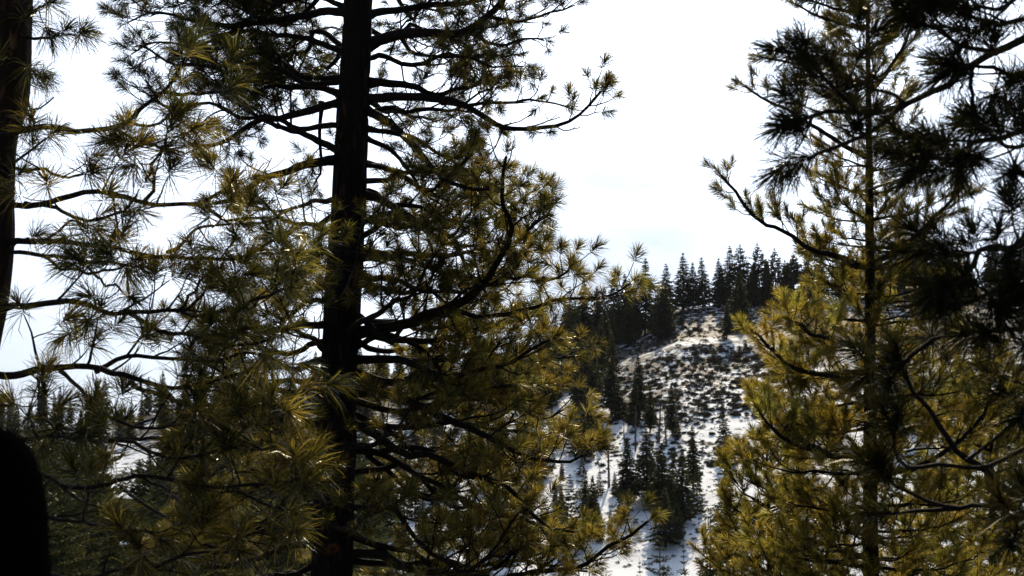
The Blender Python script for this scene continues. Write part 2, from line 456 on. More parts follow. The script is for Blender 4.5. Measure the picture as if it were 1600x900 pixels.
def grow(spec, ctrl, r0, r1, t0=0.3, l2=None, dens=1.0, tint=0.45, end=True, dead=0.0, wander=0.012):
    """one limb: its wood and its needles"""
    S = spec
    w, nd = Wood(), Needles(S['nn'], S['axis'], S['width'], S.get('spread', 1.0), S.get('droop', 0.1))
    c = spline(ctrl, S['step'])
    c[1:-1] += RNG.normal(0, S['step'] * 0.045, (len(c) - 2, 3))
    k = len(c)
    q_ = np.linspace(0, 1, k)
    for ax, am in ((0, 0.7), (1, 0.7), (2, 1.0)):
        for fr in (1.3, 2.9):
            c[:, ax] += wander * am * np.linalg.norm(c[-1] - c[0]) / fr ** 0.5 * np.sin(2 * math.pi * (fr * q_ + RNG.random())) * (4 * q_ * (1 - q_)) ** 0.6
    seg = np.linalg.norm(np.diff(c, axis=0), axis=1)
    s = np.concatenate([[0], np.cumsum(seg)])
    L = s[-1]
    rad = r0 + (r1 - r0) * (s / L) ** 0.8
    rad[0] *= 1.25
    w.tube(c, rad, 8, 0.05)
    T = np.gradient(c, axis=0)
    T /= np.linalg.norm(T, axis=1)[:, None]
    def tuft(p, d, sc_=1.0, tn=None):
        nd.add(p, d, S['ln'] * sc_ * RNG.uniform(0.85, 1.15), float(np.clip((tint if tn is None else tn) + RNG.normal(0, 0.16), 0, 0.95)))
    def foliate(pts, d, amount):
        """tufts over the outer end of a shoot"""
        ln = np.linalg.norm(pts[-1] - pts[0])
        m = max(1, int(min(amount, ln * 0.8) / S['gap']))
        for q in range(m):
            back = q * S['gap']
            f = len(pts) - 1 - back / max(ln, 1e-6) * (len(pts) - 1)
            i = int(max(0, min(len(pts) - 2, math.floor(f))))
            p = pts[i] + (pts[i + 1] - pts[i]) * min(1, max(0, f - i))
            tuft(p, unit(pts[i + 1] - pts[i]) if q else d, 1.0 if q == 0 else 0.92)
    if end:
        foliate(c[-8:], T[-1], S['leafy'])
    pos = t0 * L + RNG.uniform(0, S['d2'])
    side = RNG.choice([-1, 1])
    base_l2 = l2 if l2 is not None else S['l2']
    while pos < L * 0.99:
        i = min(k - 2, int(np.searchsorted(s, pos)))
        p, t = c[i], T[i]
        sv = np.cross(t, [0, 0, 1.0])
        sv = unit(sv) if np.linalg.norm(sv) > 0.1 else unit(RNG.standard_normal(3))
        nv = np.cross(sv, t)
        b = RNG.normal(0, S.get('flat', 0.6))
        a = math.radians(RNG.uniform(38, 68))
        d = t * math.cos(a) + (sv * side * math.cos(b) + nv * math.sin(b)) * math.sin(a)
        f = (pos / L - t0) / max(1e-3, 1 - t0)
        ll = base_l2 * (1 - 0.55 * f) * RNG.uniform(0.55, 1.2)
        pts, dd = shoot(p, d, ll, S['lift'], S.get('wig', 0.11))
        rb = min(rad[i] * 0.6, 0.004 + 0.013 * ll)
        bare = RNG.random() < S.get('bare', 0.0)
        w.tube(pts, np.linspace(rb, S['rt'], len(pts)), 5, 0.04)
        if not bare:
            foliate(pts, dd, S['leafy'])
        q = 0.28 * ll + RNG.uniform(0, S['d3'])
        sd = RNG.choice([-1, 1])
        while q < ll * 0.95:
            j = min(len(pts) - 2, int(q / ll * (len(pts) - 1)))
            p2, t2 = pts[j] + (pts[j + 1] - pts[j]) * (q / ll * (len(pts) - 1) - j), unit(pts[j + 1] - pts[j])
            sv2 = np.cross(t2, [0, 0, 1.0])
            sv2 = unit(sv2 + RNG.normal(0, 0.3, 3)) if np.linalg.norm(sv2) > 0.1 else unit(RNG.standard_normal(3))
            a2 = math.radians(RNG.uniform(35, 70))
            l3 = S['l3'] * RNG.uniform(0.5, 1.2) * (1 - 0.4 * q / ll)
            pp, d3 = shoot(p2, t2 * math.cos(a2) + sv2 * sd * math.sin(a2), l3, S['lift'] * 1.1, S.get('wig', 0.11), 4)
            w.tube(pp, np.linspace(max(S['rt'], rb * 0.5), S['rt'] * 0.8, len(pp)), 4)
            if not bare:
                foliate(pp, d3, S['leafy'])
            q += S['d3'] * RNG.uniform(0.6, 1.4)
            sd = -sd
        pos += S['d2'] / dens * RNG.uniform(0.55, 1.45)
        side = -side
    for _ in range(int(dead)):
        i = int(RNG.integers(k // 2, k))
        nd.add(c[i], unit(T[i] + RNG.normal(0, 0.6, 3)), S['ln'] * 0.8, 1.0)
    return w, nd

def add_limb(root, base, spec, ctrl, r0, r1, mat_n, **kw):
    w, nd = grow(spec, ctrl, r0, r1, **kw)
    b = link('branch', w.mesh('branch', base), BARK_TWIG, root)
    if nd.items:
        link('needles', nd.mesh('needles', base), mat_n, b, 'stuff')
    return b

def trunk_mesh(ctrl, radii, base, n=40, step=0.05, furrow=0.05, seed=0):
    c = spline(ctrl, step)
    r = np.interp(np.linspace(0, 1, len(c)), np.linspace(0, 1, len(radii)), radii)
    a = np.linspace(0, 2 * math.pi, n, endpoint=False)
    zz = np.arange(len(c))[:, None] * step
    aa = np.arange(n)[None, :] / n * 9
    pl = vnoise(aa * 2.0 + seed, zz * 2.2) * 0.55 + vnoise(aa * 4.1 + seed, zz * 5.0) * 0.3
    cr = np.abs(vnoise(aa * 2.6 + 31, zz * 1.9 + seed) - 0.5) * 2
    rr = r[:, None] * (1 + furrow * (pl - 0.45) * 2 - furrow * 1.6 * np.clip(0.22 - cr, 0, 1) / 0.22)
    V = c[:, None, :] + rr[..., None] * np.stack([np.cos(a), np.sin(a), np.zeros(n)], -1)[None]
    i = np.arange(len(c) - 1)[:, None] * n + np.arange(n)[None, :]
    j = np.arange(len(c) - 1)[:, None] * n + ((np.arange(n) + 1) % n)[None, :]
    Q = np.stack([i, j, j + n, i + n], -1).reshape(-1, 4)
    return mk_mesh('trunk', V.reshape(-1, 3) - base, quads=Q, smooth=True)

def at_trunk(ctrl, z):
    c = np.asarray(ctrl)
    o = np.argsort(c[:, 2])
    return np.array([np.interp(z, c[o, 2], c[o, 0]), np.interp(z, c[o, 2], c[o, 1]), z])

def px_limb(pts, y0, y1, px=False):
    n = len(pts)
    return [P(x, y, y0 + (y1 - y0) * (i / (n - 1)) ** 0.8) for i, (x, y) in enumerate(pts)]

# ================================================================== 1. the tall pine in the middle left
YM = 14.0
SPEC_MAIN = dict(nn=92, axis=0.6, width=0.031, ln=0.145, step=0.09, d2=0.14, l2=0.62, d3=0.14, l3=0.27, lift=0.55,
                 leafy=0.13, gap=0.085, rt=0.0046, droop=0.10, flat=0.7, wig=0.13, bare=0.17)
SPEC_TOP = dict(SPEC_MAIN, nn=76, ln=0.135, d2=0.115, d3=0.11, l3=0.25, lift=0.35, wig=0.2, bare=0.2, leafy=0.09, width=0.026)
def main_pine():
    reseed(11)
    base = np.array([*P(514, 900, YM)[:2], 0.0])
    base[2] = float(H(base[0], base[1])) - 0.1
    root = thing('pine_tree', 'tall mature pine with thick black trunk and long spreading limbs, left of centre', 'pine tree', base)
    px_of = lambda y: [(512, 1000), (518, 900), (529, 600), (545, 300), (560, 0), (570, -250), (576, -700)]
    tc_ = [np.array([base[0], base[1], base[2]])] + [P(x, y, YM) for x, y in px_of(0)]
    rp = YM / F
    zs = np.array([p[2] for p in tc_])
    c = spline(tc_, 0.05)
    radii = np.interp(c[:, 2], [base[2], P(0, 900, YM)[2], P(0, 600, YM)[2], P(0, 300, YM)[2], P(0, 0, YM)[2], zs[-1]],
                      np.array([38, 32, 29.5, 27, 22.5, 9]) * rp)
    link('trunk', trunk_mesh(tc_, radii, base, 72, 0.03, 0.10, 1), BARK, root)
    K = dict(spec=SPEC_MAIN, mat=NEEDLE)
    R = lambda pts, y1, r0, r1, spec=SPEC_MAIN, **kw: add_limb(root, base, spec, px_limb(pts, YM, y1), r0 * rp, r1 * rp, NEEDLE, **kw)  # tint holds light: black silhouette at top, brighter lit side at right
    # right side, from the top down
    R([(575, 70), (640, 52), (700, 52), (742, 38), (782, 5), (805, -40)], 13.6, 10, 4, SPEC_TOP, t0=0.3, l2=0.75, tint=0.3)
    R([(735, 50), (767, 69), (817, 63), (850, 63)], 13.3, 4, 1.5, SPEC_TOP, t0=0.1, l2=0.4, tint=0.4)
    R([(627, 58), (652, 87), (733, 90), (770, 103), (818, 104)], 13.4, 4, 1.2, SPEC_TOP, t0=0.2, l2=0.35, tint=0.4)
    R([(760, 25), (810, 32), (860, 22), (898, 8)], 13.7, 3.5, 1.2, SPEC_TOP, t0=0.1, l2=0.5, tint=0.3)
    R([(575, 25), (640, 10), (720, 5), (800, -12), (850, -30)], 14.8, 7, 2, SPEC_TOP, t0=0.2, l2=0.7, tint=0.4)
    R([(578, 130), (637, 133), (680, 145), (720, 140), (760, 128)], 14.4, 8, 2, t0=0.35, l2=0.5, tint=0.6)
    R([(572, 156), (640, 153), (700, 160), (755, 182), (800, 195), (850, 201), (890, 190), (920, 165), (940, 142)], 13.2, 8.5, 1.6, t0=0.25, l2=0.55, tint=0.6)
    R([(690, 160), (740, 165), (790, 160), (840, 155), (880, 165)], 14.6, 4, 1.5, t0=0.1, l2=0.45, tint=0.62)
    R([(572, 172), (600, 185), (630, 210), (655, 245), (690, 275), (725, 292), (765, 296)], 13.3, 8, 2.5, t0=0.3, l2=0.5, tint=0.6)
    R([(570, 200), (610, 205), (650, 220), (690, 242), (740, 268), (775, 262)], 14.3, 5, 1.3, t0=0.35, l2=0.4, tint=0.6)
    R([(568, 213), (612, 238), (642, 268), (662, 300), (700, 330)], 14.7, 5, 1.5, t0=0.35, l2=0.5, tint=0.55)
    R([(565, 255), (610, 265), (645, 287), (690, 310), (735, 318)], 14.9, 4.5, 1.5, t0=0.3, l2=0.5, tint=0.6)
    R([(562, 302), (610, 317), (650, 347), (682, 372), (720, 385), (765, 378)], 13.5, 8, 2, t0=0.35, l2=0.6, tint=0.6)
    R([(560, 340), (620, 352), (690, 350), (750, 340), (800, 322), (830, 300)], 15.4, 6, 2, t0=0.3, l2=0.6, tint=0.65)
    R([(558, 401), (610, 402), (660, 416), (710, 430), (760, 440)], 13.6, 7, 2.5, t0=0.45, l2=0.55, tint=0.6)
    R([(540, 528), (600, 512), (650, 495), (700, 480), (742, 460), (767, 433), (787, 400), (800, 360), (788, 327), (786, 290), (791, 245)], 12.4, 11, 2.2, t0=0.35, l2=0.6, tint=0.55, dens=1.1)
    R([(800, 365), (827, 357), (853, 338)], 12.2, 4, 2.5, t0=0.3, l2=0.2, tint=0.5, dens=2)
    R([(760, 440), (800, 432), (845, 440), (878, 430), (890, 418)], 12.3, 3.5, 1.5, t0=0.1, l2=0.3, tint=0.6)
    R([(700, 482), (760, 495), (820, 480), (862, 473), (917, 468), (960, 460), (985, 442)], 12.8, 5, 1.3, t0=0.25, l2=0.4, tint=0.65)
    R([(552, 520), (630, 530), (710, 525), (770, 512), (820, 495), (845, 478)], 14.8, 7, 2, t0=0.25, l2=0.7, tint=0.7)
    R([(548, 562), (623, 560), (683, 580), (720, 588), (780, 575), (830, 545), (860, 530)], 13.2, 8, 2, t0=0.35, l2=0.6, tint=0.68)
    R([(548, 580), (640, 600), (720, 590), (780, 600), (830, 585), (855, 572)], 15.2, 6, 2, t0=0.3, l2=0.75, tint=0.75)
    R([(545, 612), (600, 613), (633, 623), (683, 643), (733, 670), (783, 697), (833, 717), (890, 722), (925, 700)], 13.2, 9.5, 1.8, t0=0.3, l2=0.6, tint=0.68)
    R([(545, 625), (640, 640), (740, 625), (810, 640), (850, 650), (880, 640)], 15.6, 6, 2, t0=0.4, l2=0.7, tint=0.78)
    R([(540, 655), (587, 677), (613, 697), (640, 714), (667, 717), (700, 730), (750, 743), (800, 763), (835, 805), (875, 826), (915, 830)], 13.0, 8.5, 1.8, t0=0.4, l2=0.5, tint=0.62)
    R([(540, 690), (620, 720), (700, 770), (760, 800), (820, 812), (855, 828)], 14.5, 6, 2, t0=0.4, l2=0.5, tint=0.6)
    R([(537, 865), (600, 868), (640, 892), (700, 905), (760, 900), (833, 890), (885, 889), (920, 878), (952, 853), (990, 836), (1012, 815)], 12.6, 8, 2, t0=0.3, l2=0.5, tint=0.62)
    R([(535, 900), (600, 930), (680, 940), (760, 930), (830, 900), (870, 870)], 13.6, 8, 2, t0=0.35, l2=0.6, tint=0.65)
    # left side
    L = R
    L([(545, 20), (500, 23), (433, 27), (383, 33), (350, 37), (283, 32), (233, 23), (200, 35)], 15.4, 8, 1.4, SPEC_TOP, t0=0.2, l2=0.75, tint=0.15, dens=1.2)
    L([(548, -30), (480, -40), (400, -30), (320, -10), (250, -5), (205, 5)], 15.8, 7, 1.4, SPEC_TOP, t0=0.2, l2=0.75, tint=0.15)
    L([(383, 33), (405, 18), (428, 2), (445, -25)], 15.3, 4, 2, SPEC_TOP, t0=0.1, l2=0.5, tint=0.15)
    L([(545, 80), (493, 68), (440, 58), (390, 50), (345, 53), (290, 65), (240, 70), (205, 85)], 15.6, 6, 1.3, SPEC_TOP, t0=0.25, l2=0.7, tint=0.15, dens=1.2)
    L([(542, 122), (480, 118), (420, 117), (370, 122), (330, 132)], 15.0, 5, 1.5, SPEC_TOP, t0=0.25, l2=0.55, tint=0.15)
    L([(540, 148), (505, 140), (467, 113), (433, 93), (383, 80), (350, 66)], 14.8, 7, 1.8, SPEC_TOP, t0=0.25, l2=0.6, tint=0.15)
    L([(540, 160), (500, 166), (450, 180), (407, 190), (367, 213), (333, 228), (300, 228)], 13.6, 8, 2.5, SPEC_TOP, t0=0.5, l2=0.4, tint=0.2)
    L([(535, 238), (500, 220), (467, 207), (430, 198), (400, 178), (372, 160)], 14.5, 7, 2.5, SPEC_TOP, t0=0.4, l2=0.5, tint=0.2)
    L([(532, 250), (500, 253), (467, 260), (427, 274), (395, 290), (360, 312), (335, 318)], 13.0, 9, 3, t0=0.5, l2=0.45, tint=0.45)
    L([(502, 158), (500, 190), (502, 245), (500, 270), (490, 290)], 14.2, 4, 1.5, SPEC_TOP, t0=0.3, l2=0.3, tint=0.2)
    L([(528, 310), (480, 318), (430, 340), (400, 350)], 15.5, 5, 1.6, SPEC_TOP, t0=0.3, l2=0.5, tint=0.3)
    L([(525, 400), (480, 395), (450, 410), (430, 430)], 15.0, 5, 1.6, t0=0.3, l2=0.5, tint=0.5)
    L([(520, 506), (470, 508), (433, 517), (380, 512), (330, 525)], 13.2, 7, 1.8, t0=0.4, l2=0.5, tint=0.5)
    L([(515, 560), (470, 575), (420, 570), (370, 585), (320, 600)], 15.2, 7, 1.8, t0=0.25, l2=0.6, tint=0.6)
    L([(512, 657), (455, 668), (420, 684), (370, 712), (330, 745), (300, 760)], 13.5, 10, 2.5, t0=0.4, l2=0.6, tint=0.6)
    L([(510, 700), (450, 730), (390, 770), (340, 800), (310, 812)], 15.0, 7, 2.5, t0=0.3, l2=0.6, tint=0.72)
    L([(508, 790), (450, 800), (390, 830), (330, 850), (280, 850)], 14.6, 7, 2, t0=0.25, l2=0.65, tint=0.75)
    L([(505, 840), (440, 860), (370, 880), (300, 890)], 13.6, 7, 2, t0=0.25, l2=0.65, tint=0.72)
    # limbs towards and away from the camera, all the way round the trunk
    for i, (py, az, ln, dz) in enumerate([
            (470, -78, 1.9, 0.55), (560, -100, 1.8, 0.45), (520, -60, 2.1, 0.6), (620, -125, 1.9, 0.3), (700, -60, 1.7, 0.25), (820, -75, 1.9, 0.2),
            (150, 70, 2.2, 0.2), (60, 110, 2.4, 0.2), (250, 55, 2.4, 0.1), (330, 80, 2.5, 0.2), (390, 40, 2.6, 0.2), (440, 115, 2.4, 0.0),
            (500, 60, 2.7, 0.1), (560, 35, 2.9, 0.1), (610, 70, 2.6, 0.0), (660, 30, 2.8, -0.2), (720, 120, 2.8, -0.2), (770, 50, 2.6, -0.3),
            (830, 145, 2.6, -0.2), (880, 25, 2.8, -0.2), (930, 75, 2.7, -0.3)]):
        p0 = at_trunk(tc_, P(0, py, YM)[2])
        a = math.radians(az)
        d = np.array([math.cos(a), math.sin(a), 0])
        pts = [p0, p0 + d * ln * 0.4 + [0, 0, dz * 0.2], p0 + d * ln * 0.75 + [0, 0, dz * 0.5], p0 + d * ln + [0, 0, dz]]
        add_limb(root, base, SPEC_MAIN if py > 300 else SPEC_TOP, pts, 0.04, 0.011, NEEDLE, t0=0.3, l2=0.6, tint=0.5 if py > 300 else 0.25)
    # the crowded lower crown: long boughs that sag and turn up at their tips
    for i, py in enumerate(np.arange(285, 990, 22)):
        rightward = i % 3 != 2
        reach = np.interp(py, [285, 400, 520, 650, 800, 990], [250, 285, 300, 320, 370, 420] if rightward else [170, 180, 210, 240, 270, 300])
        a = math.radians((RNG.uniform(-48, 70)) if rightward else (180 + RNG.uniform(-60, 35)))
        p0 = at_trunk(tc_, P(0, py, YM)[2])
        d = np.array([math.cos(a), math.sin(a), 0])
        ln = reach * rp / max(0.55, abs(math.cos(a))) * RNG.uniform(0.72, 1.0)
        sag = np.interp(py, [285, 600, 990], [-0.03, -0.13, -0.2]) * ln
        pts = [p0, p0 + d * ln * 0.35 + [0, 0, sag * 0.4 + 0.03], p0 + d * ln * 0.72 + [0, 0, sag], p0 + d * ln + [0, 0, sag + 0.16 * ln]]
        pts[1][2] += RNG.normal(0, 0.09) * ln
        pts[2][2] += RNG.normal(0, 0.07) * ln
        add_limb(root, base, SPEC_MAIN, pts, 0.036, 0.010, NEEDLE, t0=0.28, l2=0.62, tint=0.62 if rightward else 0.5, wander=0.035)  # right boughs tinted brighter as the sunlit side
    for i, py in enumerate(np.arange(-150, 190, 27)):
        rightward = i % 5 in (1, 3)
        reach = 270 if rightward else 350
        a = math.radians(RNG.uniform(0, 80) if rightward else 180 - RNG.uniform(0, 55))
        p0 = at_trunk(tc_, P(0, py + 30, YM)[2])
        d = np.array([math.cos(a), math.sin(a), 0])
        ln = reach * rp / max(0.6, abs(math.cos(a))) * RNG.uniform(0.75, 1.0)
        pts = [p0, p0 + d * ln * 0.4 + [0, 0, 0.12], p0 + d * ln * 0.75 + [0, 0, 0.18], p0 + d * ln + [0, 0, 0.3 + RNG.normal(0, 0.25)]]
        pts[1][2] += RNG.normal(0, 0.09) * ln
        add_limb(root, base, SPEC_TOP, pts, 0.034, 0.010, NEEDLE, t0=0.22, l2=0.68, tint=0.15, wander=0.04, dens=1.25)  # near-black tint paints the top's silhouette against the sky
    # crown above the picture
    for i in range(22):
        py = -60 - 28 * i
        p0 = at_trunk(tc_, P(0, py, YM)[2])
        a = math.radians(i * 137.5)
        d = np.array([math.cos(a), math.sin(a), 0])
        ln = 2.6 * (1 - i / 26)
        pts = [p0, p0 + d * ln * 0.5 + [0, 0, 0.25], p0 + d * ln + [0, 0, 0.9]]
        add_limb(root, base, SPEC_TOP, pts, 0.035, 0.01, NEEDLE, t0=0.3, l2=0.5, tint=0.3, dens=0.6)
    # a dead orange tuft low on the trunk
    nd = Needles(60, 0.4, 0.03)
    for q in range(3):
        nd.add(P(520 + q, 862, YM - 0.45), np.array([0.2 * q - 0.2, -0.6, 0.5]), 0.09, 1.0)
    o = link('dead_needle_tuft', nd.mesh('dead_needle_tuft', base), NEEDLE, root)
    o['label'] = 'orange dead tuft of needles low on the black trunk'
main_pine()

# ================================================================== 2. the near pine at the left edge
YL = 7.5
SPEC_LEFT = dict(nn=96, axis=0.5, width=0.021, ln=0.168, step=0.06, d2=0.19, l2=0.42, d3=0.24, l3=0.17, lift=0.5,
                 leafy=0.12, gap=0.10, rt=0.0030, droop=0.22, flat=0.8, wig=0.12, bare=0.08)
def left_pine():
    reseed(12)
    rp = YL / F
    base = np.array([*P(-90, 900, YL)[:2], 0.0])
    base[2] = float(H(base[0], base[1])) - 0.1
    root = thing('pine_tree', 'near pine with brown trunk cut by the left edge and long drooping needles', 'pine tree', base)
    tc_ = [base, P(-75, 900, YL), P(-45, 600, YL), P(-14, 420, YL), P(-10, 300, YL), P(-6, 220, YL), P(12, 150, YL), P(18, 0, YL), P(24, -200, YL), P(30, -700, YL)]
    link('trunk', trunk_mesh(tc_, np.array([45, 42, 40, 38, 34, 33, 33, 32, 29, 15]) * rp, base, 56, 0.03, 0.07, 5), BARK_WARM, root)
    def A(pts, y1, r0, r1, **kw):
        kw.setdefault('tint', 0.45)
        return add_limb(root, base, SPEC_LEFT, px_limb(pts, YL, y1), r0 * rp, r1 * rp, NEEDLE, **kw)
    A([(30, 62), (53, 58), (80, 60), (92, 52)], 7.3, 3, 2, t0=0.5, l2=0.12, tint=0.25)
    A([(30, 30), (50, 20), (70, 8)], 7.2, 3, 2, t0=0.5, l2=0.15, tint=0.3)
    A([(10, 208), (67, 202), (120, 201), (152, 202), (193, 192), (220, 167), (257, 142), (277, 113), (288, 92)], 7.2, 6, 2.2, t0=0.78, l2=0.2, tint=0.45, dens=1.5)
    A([(257, 143), (285, 146), (317, 147), (345, 142)], 7.1, 3.5, 2.4, t0=0.25, l2=0.22, tint=0.5, dens=1.7)
    A([(197, 190), (233, 197), (250, 193), (264, 178)], 7.1, 3, 1.8, t0=0.4, l2=0.2)
    A([(172, 200), (207, 213), (228, 225), (252, 232)], 7.0, 3.4, 2, t0=0.3, l2=0.28, tint=0.5, dens=1.6)
    A([(8, 268), (20, 255), (48, 235), (72, 216)], 7.2, 3, 1.8, t0=0.5, l2=0.2)
    A([(10, 262), (60, 266), (98, 276), (130, 272)], 7.0, 3, 1.8, t0=0.3, l2=0.3)
    A([(8, 180), (30, 176), (62, 168), (84, 152)], 7.6, 2, 1.2, t0=0.8, l2=0.08, end=False)
    A([(0, 320), (60, 318), (130, 306), (193, 311), (242, 318), (283, 318), (313, 315), (350, 297), (378, 285)], 7.0, 5.5, 2.5, t0=0.3, l2=0.42, tint=0.52)
    A([(40, 318), (100, 330), (123, 341), (165, 338), (205, 330)], 6.9, 3.5, 2, t0=0.25, l2=0.32, tint=0.52)
    A([(225, 317), (240, 290), (238, 262), (250, 240)], 6.9, 3.5, 2, t0=0.2, l2=0.3, tint=0.5, dens=1.5)
    A([(313, 316), (340, 335), (380, 345), (420, 340)], 6.9, 3.5, 2, t0=0.2, l2=0.3, tint=0.48, dens=1.3)
    A([(0, 380), (30, 378), (83, 376), (112, 383), (142, 391), (200, 391), (250, 395), (317, 402), (367, 403), (402, 390), (434, 372)], 7.0, 5.5, 2.2, t0=0.72, l2=0.3, tint=0.55)
    A([(327, 405), (343, 433), (362, 444)], 6.9, 2.6, 1.8, t0=0.6, l2=0.12)
    A([(380, 408), (417, 422), (440, 416), (456, 420)], 6.8, 2.6, 2, t0=0.4, l2=0.25, tint=0.5, dens=1.5)
    A([(262, 394), (287, 380), (300, 363), (322, 352), (360, 350)], 7.0, 3, 2, t0=0.35, l2=0.3, tint=0.5, dens=1.4)
    A([(70, 376), (92, 360), (110, 345), (130, 350)], 7.4, 2.6, 1.6, t0=0.4, l2=0.25)
    A([(0, 392), (53, 397), (93, 407), (133, 405), (170, 408), (205, 415)], 6.7, 3.8, 2.2, t0=0.6, l2=0.3, tint=0.4)
    A([(67, 398), (100, 420), (133, 428), (162, 424), (200, 412)], 6.6, 2.6, 1.8, t0=0.6, l2=0.2, tint=0.4)
    A([(128, 407), (160, 440), (182, 450), (200, 462)], 6.7, 2.2, 1.6, t0=0.6, l2=0.18, tint=0.4)
    A([(0, 405), (12, 395), (30, 375), (45, 372)], 7.3, 2.4, 1.6, t0=0.6, l2=0.1)
    A([(-25, 488), (50, 478), (117, 474), (152, 480), (200, 485), (277, 488), (300, 478), (318, 460)], 6.9, 6.5, 2.4, t0=0.3, l2=0.36, tint=0.5)
    A([(277, 487), (300, 460), (317, 433), (336, 422)], 6.8, 2.6, 1.8, t0=0.5, l2=0.2, tint=0.5)
    A([(285, 487), (330, 492), (380, 480), (415, 460), (442, 452)], 6.7, 3.5, 2, t0=0.1, l2=0.36, tint=0.5, dens=1.3)
    A([(200, 486), (240, 510), (300, 530), (370, 540), (430, 525)], 6.6, 4, 2.2, t0=0.2, l2=0.4, tint=0.5)
    A([(-35, 590), (50, 578), (133, 571), (167, 580), (205, 597), (250, 606), (310, 600), (370, 585)], 6.8, 7, 2.5, t0=0.22, l2=0.42, tint=0.42)
    A([(60, 590), (61, 635), (77, 663), (98, 678), (120, 676)], 6.6, 2.6, 1.6, t0=0.55, l2=0.22, tint=0.4)
    A([(67, 583), (70, 620), (66, 640), (48, 652)], 6.7, 2.2, 1.5, t0=0.6, l2=0.2, tint=0.35)
    A([(95, 580), (133, 622), (167, 642), (200, 662), (233, 670), (277, 668), (320, 655)], 6.4, 3.4, 1.9, t0=0.5, l2=0.36, tint=0.5)
    A([(150, 580), (200, 560), (260, 555), (330, 565), (390, 552), (428, 562)], 7.1, 4, 2, t0=0.15, l2=0.42, tint=0.55, dens=1.1)
    A([(205, 598), (280, 630), (350, 640), (410, 630), (440, 638)], 6.7, 4, 2.2, t0=0.2, l2=0.42, tint=0.5, dens=1.1)
    A([(-60, 690), (40, 686), (100, 690), (180, 691), (222, 698), (280, 712), (340, 705)], 6.6, 4.5, 2, t0=0.25, l2=0.42, tint=0.55)
    A([(170, 690), (240, 680), (300, 700), (360, 690), (410, 700), (440, 692)], 6.7, 3.4, 2, t0=0.15, l2=0.4, tint=0.5, dens=1.1)
    A([(-60, 725), (67, 740), (100, 752), (183, 757), (250, 753), (293, 753), (333, 763), (377, 760), (433, 753), (468, 748)], 6.5, 4.5, 2.2, t0=0.2, l2=0.4, tint=0.5)
    A([(250, 757), (283, 780), (317, 783), (367, 771), (410, 788), (445, 798)], 6.4, 2.6, 1.8, t0=0.3, l2=0.35, tint=0.55, dens=1.2)
    A([(190, 762), (233, 797), (283, 827), (333, 848), (383, 837), (420, 826), (450, 829)], 6.3, 2.8, 1.8, t0=0.3, l2=0.32, tint=0.48)
    A([(-60, 800), (60, 800), (130, 815), (190, 830), (240, 835)], 6.7, 4.5, 2, t0=0.3, l2=0.4, tint=0.42)
    A([(-40, 905), (83, 897), (167, 895), (233, 888), (267, 877), (317, 867), (365, 862)], 6.3, 4.5, 2, t0=0.3, l2=0.35, tint=0.45)
    # needles on short shoots at the trunk and a crown above the picture
    for (x, y, dx, dy) in ((8, 25, -.4, .4), (28, 50, .5, .3), (15, 75, -.6, .1), (30, 95, .6, -.4), (18, 120, -.2, .6), (38, 115, .8, -.2), (5, 290, -.3, .5), (12, 300, .5, .5), (40, 10, .6, .5)):
        p = P(x, y, YL - 0.16)
        add_limb(root, base, SPEC_LEFT, [p + [0, .06, 0], p, p + np.array([dx, -0.6, dy]) * 0.1], 0.007, 0.005, NEEDLE, t0=0.9, l2=0.05, tint=0.5)
    for i in range(16):
        p0 = at_trunk(tc_, P(0, -70 - 36 * i, YL)[2])
        a = math.radians(i * 137.5 + 40)
        d = np.array([math.cos(a), math.sin(a), 0])
        ln = 1.7 * (1 - i / 22)
        add_limb(root, base, SPEC_LEFT, [p0, p0 + d * ln * 0.5 + [0, 0, 0.1], p0 + d * ln + [0, 0, 0.45]], 0.02, 0.007, NEEDLE, t0=0.4, l2=0.4, dens=0.8)
left_pine()

